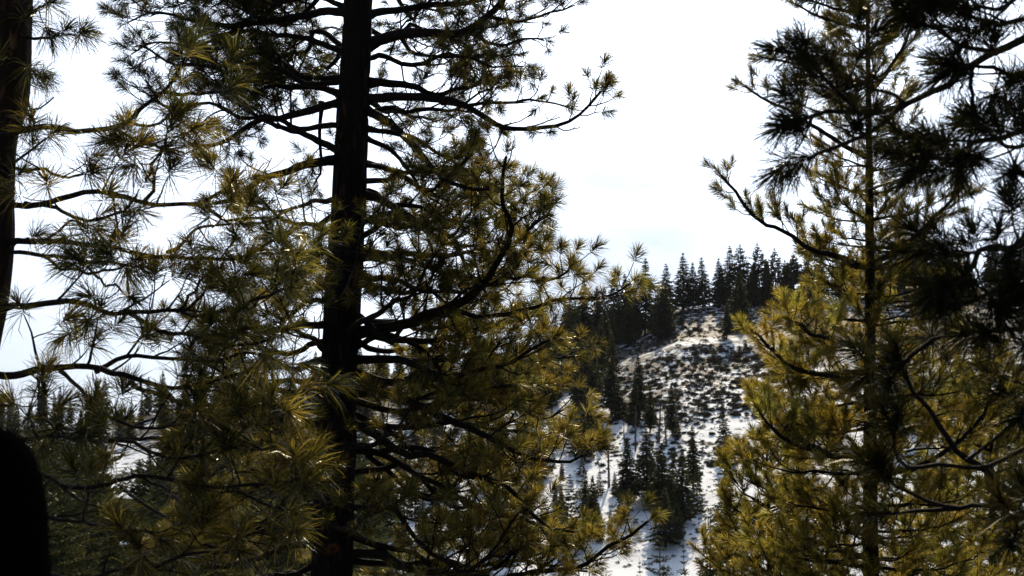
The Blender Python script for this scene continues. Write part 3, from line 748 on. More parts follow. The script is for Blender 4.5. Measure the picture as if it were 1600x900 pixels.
# ================================================================== 3. the young pines on the right
SPEC_YOUNG = dict(nn=80, axis=0.9, width=0.032, ln=0.13, step=0.09, d2=0.135, l2=0.50, d3=0.13, l3=0.22, lift=0.75,
                  leafy=0.28, gap=0.075, rt=0.0046, droop=0.05, flat=0.7, wig=0.10, spread=0.82)
def young_pine(label, px0, px1, top, Y, rpx, left, right, key, seed, first=0, whorl=0.30, cut=1.0, group=None, lean=0.0):
    """upswept young pine; left/right give the crown's half widths down the trunk as (py, px)"""
    reseed(seed)
    rp = Y / F
    base = np.array([*P(px1, 900, Y)[:2], 0.0])
    base[2] = float(H(base[0], base[1])) - 0.1
    root = thing('pine_tree', label, 'pine tree', base, group)
    tip = P(px0, top, Y)
    foot = P(px1, 900, Y)
    tc_ = [base, foot, (tip + foot) / 2 + [0.01, 0, 0], tip]
    tot = tip[2] - base[2]
    link('trunk', trunk_mesh(tc_, np.array([rpx * 1.25, rpx, rpx * 0.72, rpx * 0.38, 1.2]) * rp, base, 24, 0.06, 0.05, seed), BARK, root)
    z = tip[2]
    lead, nd = Wood(), Needles(SPEC_YOUNG['nn'], 0.9, 0.024, 0.8)
    r = np.random.default_rng(seed)
    for pts, y1, r0, r1, kw in key:
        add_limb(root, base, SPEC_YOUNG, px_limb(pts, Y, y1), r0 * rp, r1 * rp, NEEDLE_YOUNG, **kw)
    z -= 0.25
    j = first
    while z > base[2] + 1.2:
        py = 660 - (z - EYE) / Y * F * 1.0
        vis = py < 960
        n = 6 if vis else 3
        for q in range(n):
            a = 2 * math.pi * (q / n) + j * 1.3 + r.normal(0, 0.2)
            cx = math.cos(a)
            half = np.interp(py, *zip(*(right if cx > 0 else left))) * rp
            p0 = at_trunk(tc_, z + r.normal(0, 0.03))
            ln = half * r.uniform(0.72, 1.08) * cut * (0.38 if math.sin(a) < -0.72 else 1.0) * (0.85 if cx < 0 and py < 560 else 1.0)
            d = np.array([cx, math.sin(a), 0])
            below_tip = np.clip((tip[2] - z) / 5.5, 0, 1)
            rise = ln * (0.75 * (1 - below_tip) + 0.12 * below_tip) + r.normal(0, 0.05)
            sag = ln * (0.10 - 0.22 * below_tip)
            pts = [p0, p0 + d * ln * 0.45 + [0, 0, rise * 0.28 + sag * 0.3], p0 + d * ln * 0.78 + [0, 0, rise * 0.6 + sag * 0.3], p0 + d * ln + [0, 0, rise]]
            add_limb(root, base, SPEC_YOUNG, pts, (0.010 + 0.011 * ln), 0.005, NEEDLE_YOUNG, t0=0.12 + 0.08 * below_tip, l2=min(0.6, 0.18 + 0.24 * ln), tint=0.40 + 0.20 * below_tip,  # tint brightens down the crown, painting in the stronger light lower down
                     dens=(0.62 + 0.45 * below_tip) if vis else 0.5)
        z -= whorl * r.uniform(0.85, 1.15) * (1 if vis else 1.6)
        j += 1
    return root
K = lambda **kw: kw
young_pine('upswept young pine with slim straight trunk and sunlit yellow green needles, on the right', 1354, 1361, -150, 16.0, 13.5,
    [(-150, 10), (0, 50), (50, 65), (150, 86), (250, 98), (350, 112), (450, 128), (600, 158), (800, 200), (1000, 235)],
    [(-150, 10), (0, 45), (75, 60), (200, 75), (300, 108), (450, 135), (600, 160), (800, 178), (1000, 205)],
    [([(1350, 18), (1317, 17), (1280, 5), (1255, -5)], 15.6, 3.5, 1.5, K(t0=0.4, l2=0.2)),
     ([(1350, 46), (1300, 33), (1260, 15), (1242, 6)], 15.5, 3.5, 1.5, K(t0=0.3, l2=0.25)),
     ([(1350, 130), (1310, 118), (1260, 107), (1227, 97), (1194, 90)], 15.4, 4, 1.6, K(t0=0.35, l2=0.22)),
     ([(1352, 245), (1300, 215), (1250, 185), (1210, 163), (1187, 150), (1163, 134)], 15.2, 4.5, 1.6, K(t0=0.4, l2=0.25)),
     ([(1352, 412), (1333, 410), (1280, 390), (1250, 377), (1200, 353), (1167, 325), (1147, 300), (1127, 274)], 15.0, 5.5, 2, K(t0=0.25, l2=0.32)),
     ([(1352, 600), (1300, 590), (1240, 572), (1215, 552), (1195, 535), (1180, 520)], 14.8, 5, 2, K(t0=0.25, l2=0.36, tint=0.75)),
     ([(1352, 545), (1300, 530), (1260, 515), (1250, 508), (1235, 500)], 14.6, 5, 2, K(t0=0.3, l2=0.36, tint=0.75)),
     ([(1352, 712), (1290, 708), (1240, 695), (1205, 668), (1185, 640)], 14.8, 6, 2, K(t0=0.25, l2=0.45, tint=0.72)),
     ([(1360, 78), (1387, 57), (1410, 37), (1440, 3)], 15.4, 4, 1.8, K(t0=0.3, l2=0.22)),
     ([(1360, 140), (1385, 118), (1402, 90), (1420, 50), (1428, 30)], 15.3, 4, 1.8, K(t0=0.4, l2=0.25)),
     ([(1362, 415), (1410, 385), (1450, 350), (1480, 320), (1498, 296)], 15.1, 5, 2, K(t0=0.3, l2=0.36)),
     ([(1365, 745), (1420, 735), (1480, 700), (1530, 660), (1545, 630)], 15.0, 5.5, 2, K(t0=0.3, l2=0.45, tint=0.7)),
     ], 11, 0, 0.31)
young_pine('small bushy pine sapling with bright yellow needle tips, left of the young pine', 1197, 1202, 672, 19.0, 7.5,
    [(672, 5), (720, 45), (800, 75), (900, 100), (1000, 120)], [(672, 5), (720, 45), (800, 75), (900, 110), (1000, 120)],
    [], 23, 2, 0.27)
young_pine('olive green young pine behind the dark boughs at right edge', 1545, 1552, 540, 21.0, 9,
    [(540, 5), (600, 45), (700, 80), (800, 100), (1000, 120)], [(540, 5), (600, 45), (700, 80), (800, 100), (1000, 120)],
    [], 31, 1, 0.33)

# ================================================================== 4. the dark pine at the right edge, close to the camera
YN = 5.2
SPEC_NEAR = dict(nn=120, axis=0.55, width=0.021, ln=0.135, step=0.05, d2=0.16, l2=0.26, d3=0.13, l3=0.13, lift=0.4,
                 leafy=0.13, gap=0.06, rt=0.0028, droop=0.10, flat=0.8, wig=0.12)
def near_pine():
    reseed(14)
    rp = YN / F
    base = np.array([*P(1690, 900, YN)[:2], 0.0])
    base[2] = float(H(base[0], base[1])) - 0.1
    root = thing('pine_tree', 'close dark pine whose blurred black boughs reach in from the right edge', 'pine tree', base)
    tc_ = [base, P(1690, 900, YN), P(1695, 400, YN), P(1700, 0, YN), P(1706, -1300, YN)]
    link('trunk', trunk_mesh(tc_, np.array([60, 55, 50, 45, 40, 20]) * rp, base, 40, 0.04, 0.06, 9), BARK, root)
    def B(pts, y0, y1, r0, r1, **kw):
        kw.setdefault('tint', 0.3)
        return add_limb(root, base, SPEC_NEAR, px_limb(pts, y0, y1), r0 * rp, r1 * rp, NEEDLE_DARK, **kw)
    B([(1700, 20), (1600, 63), (1533, 95), (1483, 130), (1433, 147), (1410, 160), (1377, 176), (1333, 182), (1290, 178), (1250, 188)], YN, 4.9, 8, 3, t0=0.66, l2=0.3, dens=1.5)
    B([(1412, 160), (1377, 197), (1333, 217), (1300, 233), (1262, 250)], 4.9, 4.8, 4.5, 2.5, t0=0.3, l2=0.22, dens=1.6)
    B([(1345, 180), (1318, 152), (1290, 125), (1265, 95)], 4.9, 4.8, 3.5, 2.4, t0=0.15, l2=0.16, dens=1.8)
    B([(1410, 160), (1400, 148), (1370, 140), (1340, 128)], 4.9, 5.0, 3.5, 2, t0=0.6, l2=0.12)
    B([(1560, 80), (1500, 70), (1470, 50), (1440, 35)], 5.0, 4.8, 4.5, 2.5, t0=0.25, l2=0.22, dens=1.5)
    B([(1700, 45), (1600, 30), (1560, 40), (1520, 30), (1480, 5)], YN, 5.0, 6, 2.5, t0=0.4, l2=0.25, dens=1.5)
    B([(1700, -40), (1620, -20), (1560, 10), (1520, 15)], YN, 4.7, 6, 2.5, t0=0.4, l2=0.25, dens=1.3)
    B([(1520, 100), (1516, 150), (1517, 200), (1505, 250)], 5.0, 4.8, 3.5, 2, t0=0.2, l2=0.25, dens=1.4)
    B([(1700, 90), (1640, 110), (1590, 120), (1550, 105), (1500, 100)], YN, 4.7, 6, 2.5, t0=0.3, l2=0.26, dens=1.5)
    B([(1700, 120), (1640, 190), (1590, 235), (1540, 200)], YN, 4.8, 6, 2.5, t0=0.3, l2=0.24, dens=1.4)
    B([(1700, 190), (1600, 205), (1540, 215), (1500, 238), (1465, 250), (1440, 246)], YN, 4.7, 6, 2.8, t0=0.4, l2=0.22, dens=1.4)
    B([(1700, 250), (1640, 275), (1605, 275), (1585, 268)], YN, 4.2, 6, 3.5, t0=0.7, l2=0.12, dens=1.6)
    B([(1700, 345), (1600, 375), (1545, 395), (1515, 420), (1485, 440)], YN, 4.3, 6, 3, t0=0.3, l2=0.2, dens=1.5)
    B([(1700, 390), (1600, 420), (1560, 440), (1520, 466), (1485, 478)], YN, 4.4, 7, 3, t0=0.3, l2=0.22, dens=1.5)
    B([(1700, 470), (1620, 500), (1575, 515), (1545, 520)], YN, 4.5, 6, 3, t0=0.3, l2=0.18, dens=1.2)
    B([(1560, 530), (1480, 525), (1440, 540), (1405, 575), (1395, 590)], 4.7, 5.0, 5, 2.5, t0=0.15, l2=0.18, dens=0.9)
    B([(1700, 800), (1583, 773), (1543, 740), (1510, 720), (1477, 680), (1453, 640), (1427, 612), (1412, 575)], YN, 5.0, 8, 3, t0=0.93, l2=0.08)
    B([(1700, 680), (1600, 703), (1550, 723), (1467, 727), (1420, 733), (1395, 700), (1398, 675)], YN, 4.9, 4.5, 2.6, t0=0.86, l2=0.11, dens=1.4)
    B([(1700, 810), (1600, 797), (1500, 797), (1433, 797), (1380, 802)], YN, 4.9, 6, 2.2, t0=0.92, l2=0.1)
    B([(1500, 795), (1450, 783), (1397, 757), (1385, 740)], 4.95, 4.9, 3.4, 2.2, t0=0.8, l2=0.12)
    B([(1510, 720), (1550, 690), (1600, 640), (1640, 600)], 5.0, 5.1, 3, 2, t0=0.75, l2=0.1, dens=0.6)
    B([(1700, 580), (1620, 590), (1605, 610), (1600, 640)], YN, 4.6, 6, 3, t0=0.5, l2=0.12, dens=1.0)
    B([(1700, 860), (1640, 820), (1610, 815), (1585, 835)], YN, 4.5, 6, 3, t0=0.25, l2=0.16, dens=1.3)
    # the crown overhead that keeps these boughs in shade
    for i in range(34):
        p0 = at_trunk(tc_, P(0, -120 - 34 * i, YN)[2])
        a = math.radians(i * 137.5 + 95)
        d = np.array([math.cos(a), math.sin(a), 0])
        ln = 3.4 * (1 - i / 60) * (1.0 if math.sin(a) > -0.2 else 0.5)
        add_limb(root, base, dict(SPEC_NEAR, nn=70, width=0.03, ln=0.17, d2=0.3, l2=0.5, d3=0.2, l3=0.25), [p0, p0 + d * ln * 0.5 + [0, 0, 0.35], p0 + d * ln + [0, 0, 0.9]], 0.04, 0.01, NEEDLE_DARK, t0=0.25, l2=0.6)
near_pine()

# ================================================================== 5. the dark stump at the lower left
def stump():
    Y = 2.0
    p = P(-20, 900, Y)
    base = np.array([p[0], p[1], float(H(p[0], p[1])) - 0.05])
    top = P(0, 668, Y)[2]
    n, m = 40, 46
    h = top - base[2]
    px = Y / F
    down = np.array([0, 1, 4, 10, 20, 32, 50, 75, 130, 230, 2000]) * px          # below the top
    rad = np.array([0.5, 13, 26, 38, 50, 60, 70, 79, 90, 98, 110]) * px
    t = 1 - np.concatenate([[h], np.geomspace(h * 0.8, 0.001, m - 2), [0]]) / h
    r = np.interp((1 - t) * h, down, rad)
    a = np.linspace(0, 2 * math.pi, n, endpoint=False)
    rr = r[:, None] * (1 + 0.10 * (vnoise(np.arange(n)[None] / n * 8 + 3, t[:, None] * 9) - 0.5))
    V = np.stack([rr * np.cos(a)[None], rr * np.sin(a)[None], np.repeat((t * h)[:, None], n, 1)], -1).reshape(-1, 3)
    i = np.arange(m - 1)[:, None] * n + np.arange(n)[None]
    j = np.arange(m - 1)[:, None] * n + ((np.arange(n) + 1) % n)[None]
    o = link('tree_stump', mk_mesh('tree_stump', V, quads=np.stack([i, j, j + n, i + n], -1).reshape(-1, 4), smooth=True), SHADE_BLACK)
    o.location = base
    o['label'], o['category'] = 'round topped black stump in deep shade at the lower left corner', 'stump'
bs = SHADE_BLACK.node_tree.nodes['Principled BSDF'].inputs
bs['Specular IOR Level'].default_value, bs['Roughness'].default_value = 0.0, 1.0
stump()

# ================================================================== 6. far conifers
def conifer_parts(seed, kind, fine=False):
    """unit-height tree: 'fir' full cone, 'pine' bare lower trunk and gappy crown, 'round' broad crown, 'young' cone to the ground"""
    r = np.random.default_rng(seed)
    w = Wood()
    n = 12
    zt = np.linspace(0, 1, n)
    cx = np.cumsum(r.normal(0, 0.0025, n)); cy = np.cumsum(r.normal(0, 0.0025, n))
    w.tube(np.stack([cx, cy, zt], -1), np.interp(zt, [0, 1], [0.0155, 0.0015]) * (0.8 if kind == 'young' else 1), 7, 0.03)
    lo, wid, tiers, gap = {'fir': (0.08, 0.205, 36, 0.08), 'pine': (0.40, 0.19, 24, 0.25), 'round': (0.20, 0.30, 26, 0.10), 'young': (0.02, 0.26, 26, 0.04), 'slim': (0.14, 0.145, 38, 0.10)}[kind]
    V, C = [], []
    for i in range(tiers):
        f = (i + r.uniform(-.3, .3)) / tiers
        z = lo + (1 - lo) * max(0, f)
        prof = {'fir': max(0, 1 - f) ** 0.95, 'slim': max(0, 1 - f) ** 0.85, 'young': max(0, 1 - f) ** 1.0, 'pine': math.sin(math.pi * min(1, f * 0.82 + 0.2)) ** 0.8 * (1 - 0.45 * f), 'round': math.sqrt(max(0, 1 - (f * 1.0) ** 2)) * (0.55 + 0.45 * min(1, f * 4))}[kind]
        if kind in ('fir', 'slim'):
            prof *= min(1, 0.5 + f * 4)
        nb = 7 if kind != 'pine' else 5
        for b in range(nb):
            if r.random() < gap:
                continue
            a = 2 * math.pi * (b + r.uniform(-.35, .35)) / nb + i * 2.1
            ln = wid * (prof * r.uniform(0.58, 1.25) + 0.015)
            droop = {'fir': -0.30, 'slim': -0.4, 'young': 0.05, 'pine': 0.12, 'round': 0.18}[kind] + r.normal(0, 0.12) + 0.5 * max(0, f - 0.5)
            d = np.array([math.cos(a), math.sin(a), droop])
            p0 = np.array([np.interp(z, zt, cx), np.interp(z, zt, cy), z])
            w.tube([p0, p0 + d * ln * 0.85], [0.0028, 0.0009], 3)
            m = max(5, int(ln / (0.0028 if fine else 0.0095)))
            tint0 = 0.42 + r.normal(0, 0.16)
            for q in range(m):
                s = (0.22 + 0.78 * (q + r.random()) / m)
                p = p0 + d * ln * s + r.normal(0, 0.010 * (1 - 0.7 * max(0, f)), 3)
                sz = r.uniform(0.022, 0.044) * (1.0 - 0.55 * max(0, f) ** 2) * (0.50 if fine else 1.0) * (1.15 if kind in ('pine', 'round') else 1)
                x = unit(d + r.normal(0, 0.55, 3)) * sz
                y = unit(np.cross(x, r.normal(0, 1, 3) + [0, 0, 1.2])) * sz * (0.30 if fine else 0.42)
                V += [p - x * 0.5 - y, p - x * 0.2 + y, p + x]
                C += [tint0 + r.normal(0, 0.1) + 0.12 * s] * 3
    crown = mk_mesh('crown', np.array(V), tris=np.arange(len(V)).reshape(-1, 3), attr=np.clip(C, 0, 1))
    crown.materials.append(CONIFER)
    trunk = w.mesh('trunk', np.zeros(3))
    trunk.materials.append(BARK_FAR)
    return trunk, crown
VAR = {k: [conifer_parts(50 + 10 * i + q, k) for q in range(4)] for i, k in enumerate(('fir', 'pine', 'round', 'young', 'slim'))}

FINE = {k: [conifer_parts(150 + 10 * i + q, k, True) for q in range(2)] for i, k in enumerate(('fir', 'round', 'young', 'slim'))}

def snag_mesh(seed):
    r = np.random.default_rng(seed)
    w = Wood()
    z = np.linspace(0, 1, 9)
    w.tube(np.stack([np.cumsum(r.normal(0, .004, 9)), np.cumsum(r.normal(0, .004, 9)), z], -1), np.linspace(0.026, 0.005, 9), 6, 0.05)
    br = Wood()
    for i in range(46):
        zz = r.uniform(0.12, 0.97)
        a = r.random() * 6.28
        ln = r.uniform(0.04, 0.13) * (1.1 - 0.7 * zz)
        d = np.array([math.cos(a), math.sin(a), r.uniform(-0.7, 0.3)])
        p, _ = shoot(np.array([0, 0, zz]), d, ln, -0.3, 0.2, 4)
        br.tube(p, np.linspace(0.006, 0.0022, len(p)), 3)
    t, b = w.mesh('trunk', np.zeros(3)), br.mesh('bare_branches', np.zeros(3))
    t.materials.append(DEADWOOD); b.materials.append(DEADWOOD)
    return t, b
SNAG = [snag_mesh(i) for i in range(3)]

def far_tree(name, p, h, kind, label, group=None, wide=1.0, cat='tree', seed=0):
    r = random.Random(seed * 7919 + int(p[0] * 13) + int(p[1] * 7))
    t = thing(name, label, cat, p - np.array([0, 0, 0.15]), group)
    t.rotation_euler = (r.gauss(0, 0.022), r.gauss(0, 0.022), r.uniform(0, 6.28))
    wide *= r.uniform(0.85, 1.15)
    t.scale = (h * wide, h * wide * r.uniform(0.85, 1.15), h)
    fine = p[1] < 150 and kind in FINE                     # trees near enough to show their sprays
    tm, cm = FINE[kind][r.randrange(2)] if fine else (SNAG if kind == 'snag' else VAR[kind])[r.randrange(3 if kind == 'snag' else 4)]
    a = bpy.data.objects.new('trunk', tm); COL.objects.link(a); a.parent = t
    b = bpy.data.objects.new('bare_branches' if kind == 'snag' else 'crown', cm); COL.objects.link(b); b.parent = t
    return t

def put(px, top, foot, kind, label, group=None, wide=1.0, name=None):
    g = ground_at(px, foot)
    h = P(px, top, g[1])[2] - g[2]
    far_tree(name or ('dead_tree' if kind == 'snag' else 'conifer_tree'), g, h, kind, label, group, wide, 'tree', px)

RIDGE = 'conifers standing along the far ridge'
VALLEY = 'conifers scattered over the snowy valley slope'
# ridge row, traced left to right: (px, top, foot, kind, label)
for a in [
    (1008, 402, 522, 'fir', 'tall spire topped conifer at the left end of the ridge row'),
    (1040, 411, 500, 'fir', 'dense pointed conifer right of the tall spire on the ridge'),
    (1067, 394, 484, 'fir', 'tall dark conifer with a sharp tip in the middle of the ridge row'),
    (1083, 408, 482, 'fir', 'shorter dark conifer pressed between two taller ridge conifers'),
    (1098, 401, 480, 'fir', 'slim dark conifer with stepped boughs in the ridge row'),
    (1122, 402, 478, 'fir', 'full dark conifer just left of the tallest ridge trees'),
    (1140, 383, 477, 'fir', 'broad tall conifer beside the bare stemmed ridge pine'),
    (1158, 381, 476, 'pine', 'open crowned ridge pine with a bare upper stem'),
    (1177, 408, 476, 'fir', 'low dark conifer between the open ridge pines'),
    (1188, 379, 475, 'pine', 'tallest open crowned pine near the right end of the ridge row'),
    (1212, 387, 474, 'pine', 'sparse see-through pine at the right end of the ridge row'),
    (1226, 404, 474, 'fir', 'small dark conifer touching the young pine at the ridge'),
    (1156, 423, 508, 'fir', 'olive brown conifer standing alone in front of the ridge row'),
    (1135, 470, 530, 'slim', 'small dark conifer just left of the olive brown one'),
    (1036, 458, 516, 'fir', 'shorter grey green conifer in front of the ridge row'),
    (988, 465, 534, 'fir', 'grey green conifer at the left edge of the upper snowfield'),
    (980, 425, 528, 'fir', 'dark conifer behind the left end of the ridge row'),
    (958, 418, 532, 'fir', 'narrow topped conifer left of the ridge row'),
    (935, 446, 540, 'fir', 'dark conifer on the shoulder left of the snowfield'),
    (913, 432, 545, 'fir', 'tall conifer behind the tip of the long pine bough'),
    (1556, 353, 440, 'fir', 'lone conifer tip above the ridge at the right edge'),
    # the dark stand left of the snowfield
    (943, 483, 565, 'fir', 'tall dark conifer in the stand left of the snowfield'),
    (927, 508, 585, 'slim', 'narrow conifer in the dark stand beside the snowfield'),
    (910, 533, 645, 'round', 'broad round crowned pine in the dark stand'),
    (955, 553, 648, 'slim', 'slender green conifer at the edge of the snowfield'),
    (1000, 553, 652, 'slim', 'thin black conifer alone on the lower snowfield'),
    (880, 515, 610, 'fir', 'dark conifer in the stand behind the pine boughs'),
    (857, 530, 620, 'fir', 'shadowed conifer at the left of the dark stand'),
    (968, 590, 655, 'fir', 'low dark conifer below the slender green one'),
    # trees on the valley slope
    (935, 659, 686, 'young', 'tiny dark fir on the blue shaded snow'),
    (916, 687, 706, 'young', 'small dark bushy fir low on the blue snow'),
    (928, 693, 706, 'young', 'little round fir beside the bushy one'),
    (952, 664, 762, 'snag', 'leafless dead tree on the blue snow'),
    (981, 682, 795, 'slim', 'narrow dark conifer with a clear lower stem on the snow'),
    (1011, 668, 775, 'fir', 'dark conifer standing beside the narrow one on the snow'),
    (1036, 690, 815, 'slim', 'black conifer in the middle of the valley clump'),
    (1082, 662, 765, 'slim', 'tall black conifer at the right of the valley clump'),
    (1066, 700, 818, 'fir', 'broad black conifer at the front of the valley clump'),
    (1058, 648, 684, 'young', 'dark rounded conifer at the foot of the grey dead tree'),
    (1050, 600, 680, 'slim', 'black conifer behind the pale dead trunk'),
    (1133, 638, 722, 'fir', 'dark conifer at the right margin of the lower snowfield'),
    (910, 738, 778, 'young', 'small pointed fir on white snow'),
    (936, 731, 775, 'young', 'squat dark fir beside the dead tree foot'),
    (970, 755, 812, 'young', 'pointed young fir below the narrow conifer'),
    (1040, 760, 856, 'fir', 'dark conifer low in the valley clump'),
    (1052, 705, 800, 'slim', 'dark narrow conifer squeezed inside the valley clump'),
    (1024, 715, 792, 'fir', 'dark conifer at the left flank of the valley clump'),
    (1090, 720, 800, 'young', 'dark bushy fir at the right foot of the valley clump'),
    (1060, 775, 845, 'fir', 'lowest black conifer at the front of the valley clump'),
    (990, 590, 668, 'fir', 'dark conifer in front of the stand beside grey snags'),
    (1016, 600, 676, 'slim', 'slim dark conifer left of the tall pale trunk'),
    (1029, 608, 692, 'snag', 'tall pale grey dead trunk on the lower snowfield'),
    (975, 648, 690, 'snag', 'short grey dead trunk at the edge of the stand'),
    (993, 632, 705, 'snag', 'grey dead tree between the stand and the pale trunk'),
    (1041, 636, 698, 'snag', 'bare grey dead tree beside the tall pale trunk'),
    (1010, 640, 672, 'snag', 'thin reddish grey dead stem behind the dark conifers'),
    (650, 640, 705, 'fir', 'dark conifer on shaded snow behind the main trunk'),
    (672, 655, 700, 'snag', 'greyish dead tree on the shaded snow'),
    (576, 618, 665, 'slim', 'black conifer just right of the thick trunk'),
    (668, 800, 905, 'pine', 'slim pine on the snow below the long boughs'),
    (660, 778, 848, 'young', 'dark bushy fir on the bright lower snow'),
    (735, 812, 880, 'young', 'black rounded fir at the bottom of the snow gap'),
    (620, 810, 860, 'young', 'low dark fir beside the trunk on lower snow')]:
    px, top, foot, kind, label = a
    put(px, top, foot, kind, label, RIDGE if foot < 560 else VALLEY, {'fir': 1.3, 'slim': 1.4}.get(kind, 1.0))

# trees nearer than the valley floor, rising into the lower edge
def mid(px, top, Y, kind, label, wide=1.0, group=None):
    x = P(px, top, Y)[0]
    z = float(H(x, Y))
    h = P(px, top, Y)[2] - z
    far_tree('conifer_tree', np.array([x, Y, z]), h, kind, label, group, wide, 'tree', px)
mid(1030, 806, 95, 'young', 'yellow green conifer spire rising at the bottom centre', 0.72)
mid(1131, 688, 120, 'slim', 'open green conifer left of the small pine sapling', 1.15)
mid(1074, 842, 90, 'young', 'dark green conifer tip right of the yellow green spire', 0.8)
mid(1104, 790, 105, 'fir', 'feathery green conifer below the open green one', 1.0)
mid(1006, 868, 85, 'young', 'low conifer tip left of the yellow green spire', 0.8)
mid(310, 822, 60, 'round', 'yellow lit bushy pine behind the lower left boughs', 0.9)
mid(430, 800, 66, 'round', 'sunlit bushy pine behind the black trunk foot', 0.8)
mid(150, 800, 110, 'fir', 'dark conifer in the lower left gap', 1.0)
mid(215, 775, 130, 'slim', 'slim dark conifer by the blue snow gap at lower left', 1.2)
mid(110, 790, 90, 'young', 'dark conifer beside the black stump', 0.8)
mid(1440, 700, 60, 'round', 'bushy pine behind the young pine at lower right', 0.8)
mid(1592, 585, 70, 'round', 'dark bushy pine at the right margin', 0.9)

# random stands where the photograph shows woods
WOOD_V, WOOD_T, WOOD_C, WOOD_N = [], [], [], [0]
def merge_tree(p, h, kind, wide, r):
    me = VAR[kind][r.randrange(4)][1]
    v = np.empty(len(me.vertices) * 3, np.float32); me.vertices.foreach_get('co', v); v = v.reshape(-1, 3)
    c = np.empty(len(v), np.float32); me.attributes['tint'].data.foreach_get('value', c)
    a = r.uniform(0, 6.28)
    R = np.array([[math.cos(a), -math.sin(a), 0], [math.sin(a), math.cos(a), 0], [0, 0, 1]])
    WOOD_V.append((v @ R.T) * [h * wide, h * wide, h] + p - [0, 0, 0.15]); WOOD_C.append(c)

def stand(n, x0, x1, y0, y1, h0, h1, label, group, kinds, seed, keep=None):
    r = random.Random(seed)
    done = 0
    tries = 0
    while done < n and tries < n * 30:
        tries += 1
        px, py = r.uniform(x0, x1), r.uniform(y0, y1)
        if keep and not keep(px, py):
            continue
        rp_ = np.interp(px, RIDGE_X, RIDGE_Y)
        if py < rp_ - 2:
            continue
        g = ground_at(px, py)
        kd = r.choice(kinds)
        if done >= n * 0.62:
            merge_tree(g, r.uniform(h0, h1) * 0.9, kd, r.uniform(1.0, 1.3), r)
            done += 1
            continue
        far_tree('conifer_tree', g, r.uniform(h0, h1), kd, KINDWORD[kd] + ' ' + label, group, r.uniform(0.95, 1.3), 'tree', done + seed)
        done += 1
KINDWORD = {'fir': 'full crowned', 'slim': 'slim', 'young': 'low bushy', 'round': 'round crowned', 'pine': 'open crowned'}
stand(60, -20, 480, 640, 690, 10, 17, 'conifer in the distant wood along the left skyline', 'distant wood on the left skyline', ['fir', 'slim', 'fir'], 1)
stand(56, 480, 860, 560, 650, 11, 18, 'conifer in the wood on the far slope behind the main pine', 'wood on the slope behind the main pine', ['fir', 'slim', 'fir'], 2,
      lambda x, y: not (585 < x < 640 and 610 < y < 680))
stand(62, 490, 930, 655, 870, 9, 15, 'conifer on shaded snow seen through the main pine', 'conifers behind the main pine', ['fir', 'slim', 'young', 'fir'], 13,
      lambda x, y: not (585 < x < 640 and 610 < y < 700) and not (x > 690 and 790 < y < 830))
stand(16, 860, 962, 700, 860, 4, 9, 'small dark fir on the lower snow left of the valley clump', 'small firs on the lower snow', ['young', 'slim', 'fir'], 21)
stand(60, 0, 560, 690, 880, 10, 15, 'conifer on the snowy valley floor behind the left pines', 'conifers on the valley floor at left', ['fir', 'slim'], 3)
stand(34, 1225, 1440, 455, 470, 15, 21, 'conifer on the ridge just behind the young pine crown', 'ridge conifers behind the young pine', ['fir', 'pine', 'fir'], 41)
stand(20, 1400, 1600, 438, 462, 11, 18, 'conifer on the far ridge behind the young pine', 'ridge conifers behind the young pine', ['fir', 'pine', 'fir'], 4)
stand(20, 835, 1050, 522, 545, 15, 22, 'dark conifer shoulder to shoulder at the foot of the ridge row', 'trees at the foot of the ridge row', ['fir'], 15,
      lambda x, y: x < 985 or y < 530)
stand(26, 835, 962, 540, 640, 12, 18, 'dark conifer crowded in the stand left of the snowfield', 'crowded stand left of the snowfield', ['fir', 'slim'], 5)
stand(20, 1035, 1240, 472, 481, 12, 17, 'dark conifer in the second rank of the ridge row', 'second rank of the ridge row', ['fir'], 6)
stand(12, 1400, 1600, 560, 700, 8, 13, 'dark conifer on the right hand slope behind the boughs', 'conifers on the right hand slope', ['fir', 'round'], 8)
def join_wood():
    V = np.concatenate(WOOD_V)
    link('conifer_wood', mk_mesh('conifer_wood', V, tris=np.arange(len(V)).reshape(-1, 3), attr=np.concatenate(WOOD_C)), CONIFER, kind='stuff')
_q = random.Random(91)
for q in range(46):
    px, Yq = _q.uniform(30, 540), _q.uniform(140, 190)
    if 165 < px < 240:
        continue
    x = P(px, 700, Yq)[0]
    z = float(H(x, Yq))
    merge_tree(np.array([x, Yq, z]), P(px, _q.uniform(650, 760), Yq)[2] - z, _q.choice(['fir', 'slim', 'round']), _q.uniform(0.9, 1.2), _q)
join_wood()
_r = random.Random(77)
for q in range(34):
    px = -10 + 560 * (q * 7 % 34 + _r.random()) / 34
    if 165 < px < 235:
        continue
    _kd = _r.choice(['fir', 'slim', 'fir', 'round'])
    _w = KINDWORD[_kd] + (' conifer between the black stump and the lower left boughs' if px < 165 else ' conifer beside the blue snow gap at lower left' if px < 300 else ' conifer behind the long needled boughs left of the trunk' if px < 430 else ' conifer just left of the thick black trunk')
    mid(px, _r.uniform(655, 800), _r.uniform(75, 170), _kd, _w, _r.uniform(0.8, 1.15), 'conifers on the near valley side')

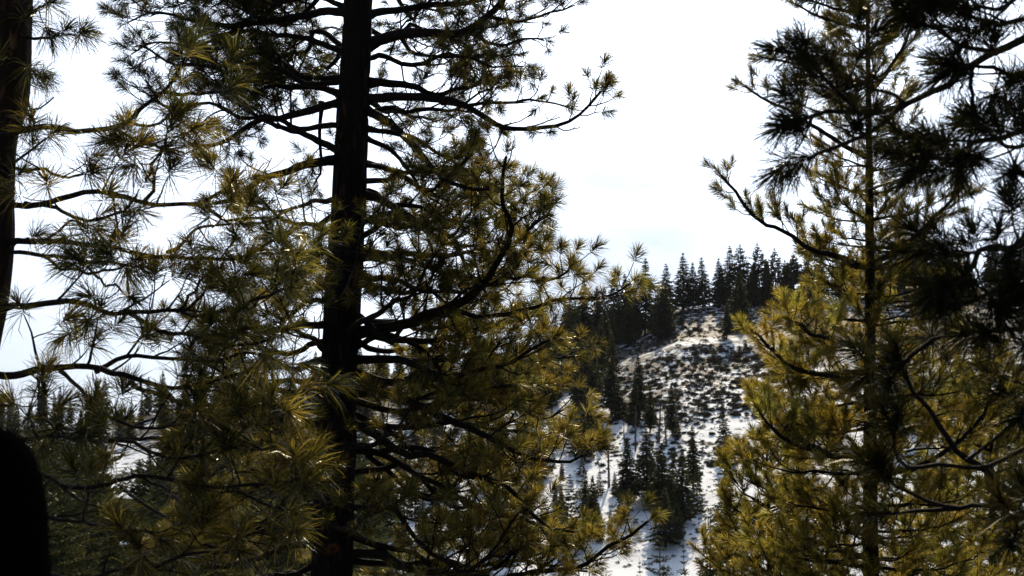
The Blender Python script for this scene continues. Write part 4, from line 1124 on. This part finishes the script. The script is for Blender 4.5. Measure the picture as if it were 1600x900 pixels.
# ================================================================== 7. shrubs on the snow
def shrub_geo(seed, n):
    r = np.random.default_rng(seed)
    V, C = [], []
    for i in range(n):
        a = r.random() * 6.28
        el = math.asin(r.random() ** 0.7)
        rad = r.uniform(0.55, 1.0)
        d = np.array([math.cos(a) * math.cos(el), math.sin(a) * math.cos(el), math.sin(el) * 0.72])
        p = d * rad * 0.5
        sz = r.uniform(0.10, 0.24)
        x = unit(d + r.normal(0, 0.5, 3)) * sz
        y = unit(np.cross(x, r.standard_normal(3))) * sz * 0.38
        V += [p - x - y, p - x + y, p + x * 0.8]
        C += [0.4 + r.normal(0, 0.2)] * 3
    return np.array(V), np.clip(C, 0, 1)
SHRUBS = []
for s in range(6):
    v, c = shrub_geo(200 + s, 110)
    me = mk_mesh('shrub', v, tris=np.arange(len(v)).reshape(-1, 3), attr=np.clip(c + (0.35 if s == 5 else 0), 0, 1))
    me.materials.append(SHRUB)
    SHRUBS.append((me, v, c))
def build_shrubs():
    r = random.Random(5)
    cand = []
    while len(cand) < 12000:
        px = r.uniform(930, 1640)
        py = 466 + (730 - 466) * r.random() ** 1.2
        g = ground_at(px, py)
        d = 0.6 * vnoise(np.array(g[0] / 19 + 5), np.array(g[1] / 26)) + 0.4 * vnoise(np.array(g[0] / 6 + 5), np.array(g[1] / 8))
        if r.random() > smooth(0.36, 0.62, d) * 1.0 + 0.10 + 0.5 * math.exp(-((g[1] - 440) / 13) ** 2) + 0.35 * (g[1] > 452):
            continue
        if py > 660 and r.random() < 0.6:
            continue
        cand.append((g, 0.38 + 1.45 * r.random() ** 2.2 + (0.9 if r.random() < 0.04 else 0)))
    for i in range(420):
        px, py = r.uniform(560, 1120), r.uniform(690, 890)
        cand.append((ground_at(px, py), r.uniform(0.4, 1.1)))
    open_view = lambda g: 935 < 800 + F * g[0] / g[1] * 0.99 < 1165       # the gap between the pines
    cand.sort(key=lambda t: -t[1] / t[0][1] - (10 if open_view(t[0]) else 0))
    V, C = [], []
    for i, (g, s) in enumerate(cand):
        if i < 300:
            o = bpy.data.objects.new('shrub', SHRUBS[r.randrange(6)][0])
            COL.objects.link(o)
            o.location = g - np.array([0, 0, 0.08])
            o.rotation_euler = (0, 0, r.uniform(0, 6.28))
            o.scale = (s * r.uniform(0.85, 1.3), s * r.uniform(0.85, 1.3), s * r.uniform(0.8, 1.15))
            o['label'], o['category'] = 'low dark shrub poking out of the snow on the far slope', 'shrub'
            o['group'] = 'shrubs dotting the snowy slope'
        else:
            v, c = SHRUBS[r.randrange(6)][1:]
            k = np.sort(RNG.choice(110, 38, replace=False))
            idx = (k[:, None] * 3 + np.arange(3)).ravel()
            a = r.uniform(0, 6.28)
            R = np.array([[math.cos(a), -math.sin(a), 0], [math.sin(a), math.cos(a), 0], [0, 0, r.uniform(0.7, 1)]])
            V.append((v[idx] * 1.12 * [r.uniform(0.85, 1.3), r.uniform(0.85, 1.3), 1.1]) @ R.T * s + g)
            C.append(np.clip(c[idx] + r.gauss(0, 0.15), 0, 1))
    V = np.concatenate(V)
    link('brush', mk_mesh('brush', V, tris=np.arange(len(V)).reshape(-1, 3), attr=np.concatenate(C)), SHRUB, kind='stuff')
build_shrubs()

# ================================================================== 8. thin air
def build_haze():
    x, y0, y1, z0, z1 = 18500, -1200, 7600, -160, 120
    V = [(sx * x, yy, zz) for zz in (z0, z1) for yy in (y0, y1) for sx in (-1, 1)]
    Q = [(0, 2, 3, 1), (4, 5, 7, 6), (0, 1, 5, 4), (2, 6, 7, 3), (0, 4, 6, 2), (1, 3, 7, 5)]
    m, nt, out = material('thin_air')
    v = node(nt, 'ShaderNodeVolumePrincipled', {'Color': (0.86, 0.90, 1.0, 1), 'Density': HAZE, 'Anisotropy': 0.1})
    nt.links.new(v.outputs[0], out.inputs['Volume'])
    link('haze', mk_mesh('haze', V, quads=Q), m, kind='stuff')
HAZE = 0.000022
build_haze()
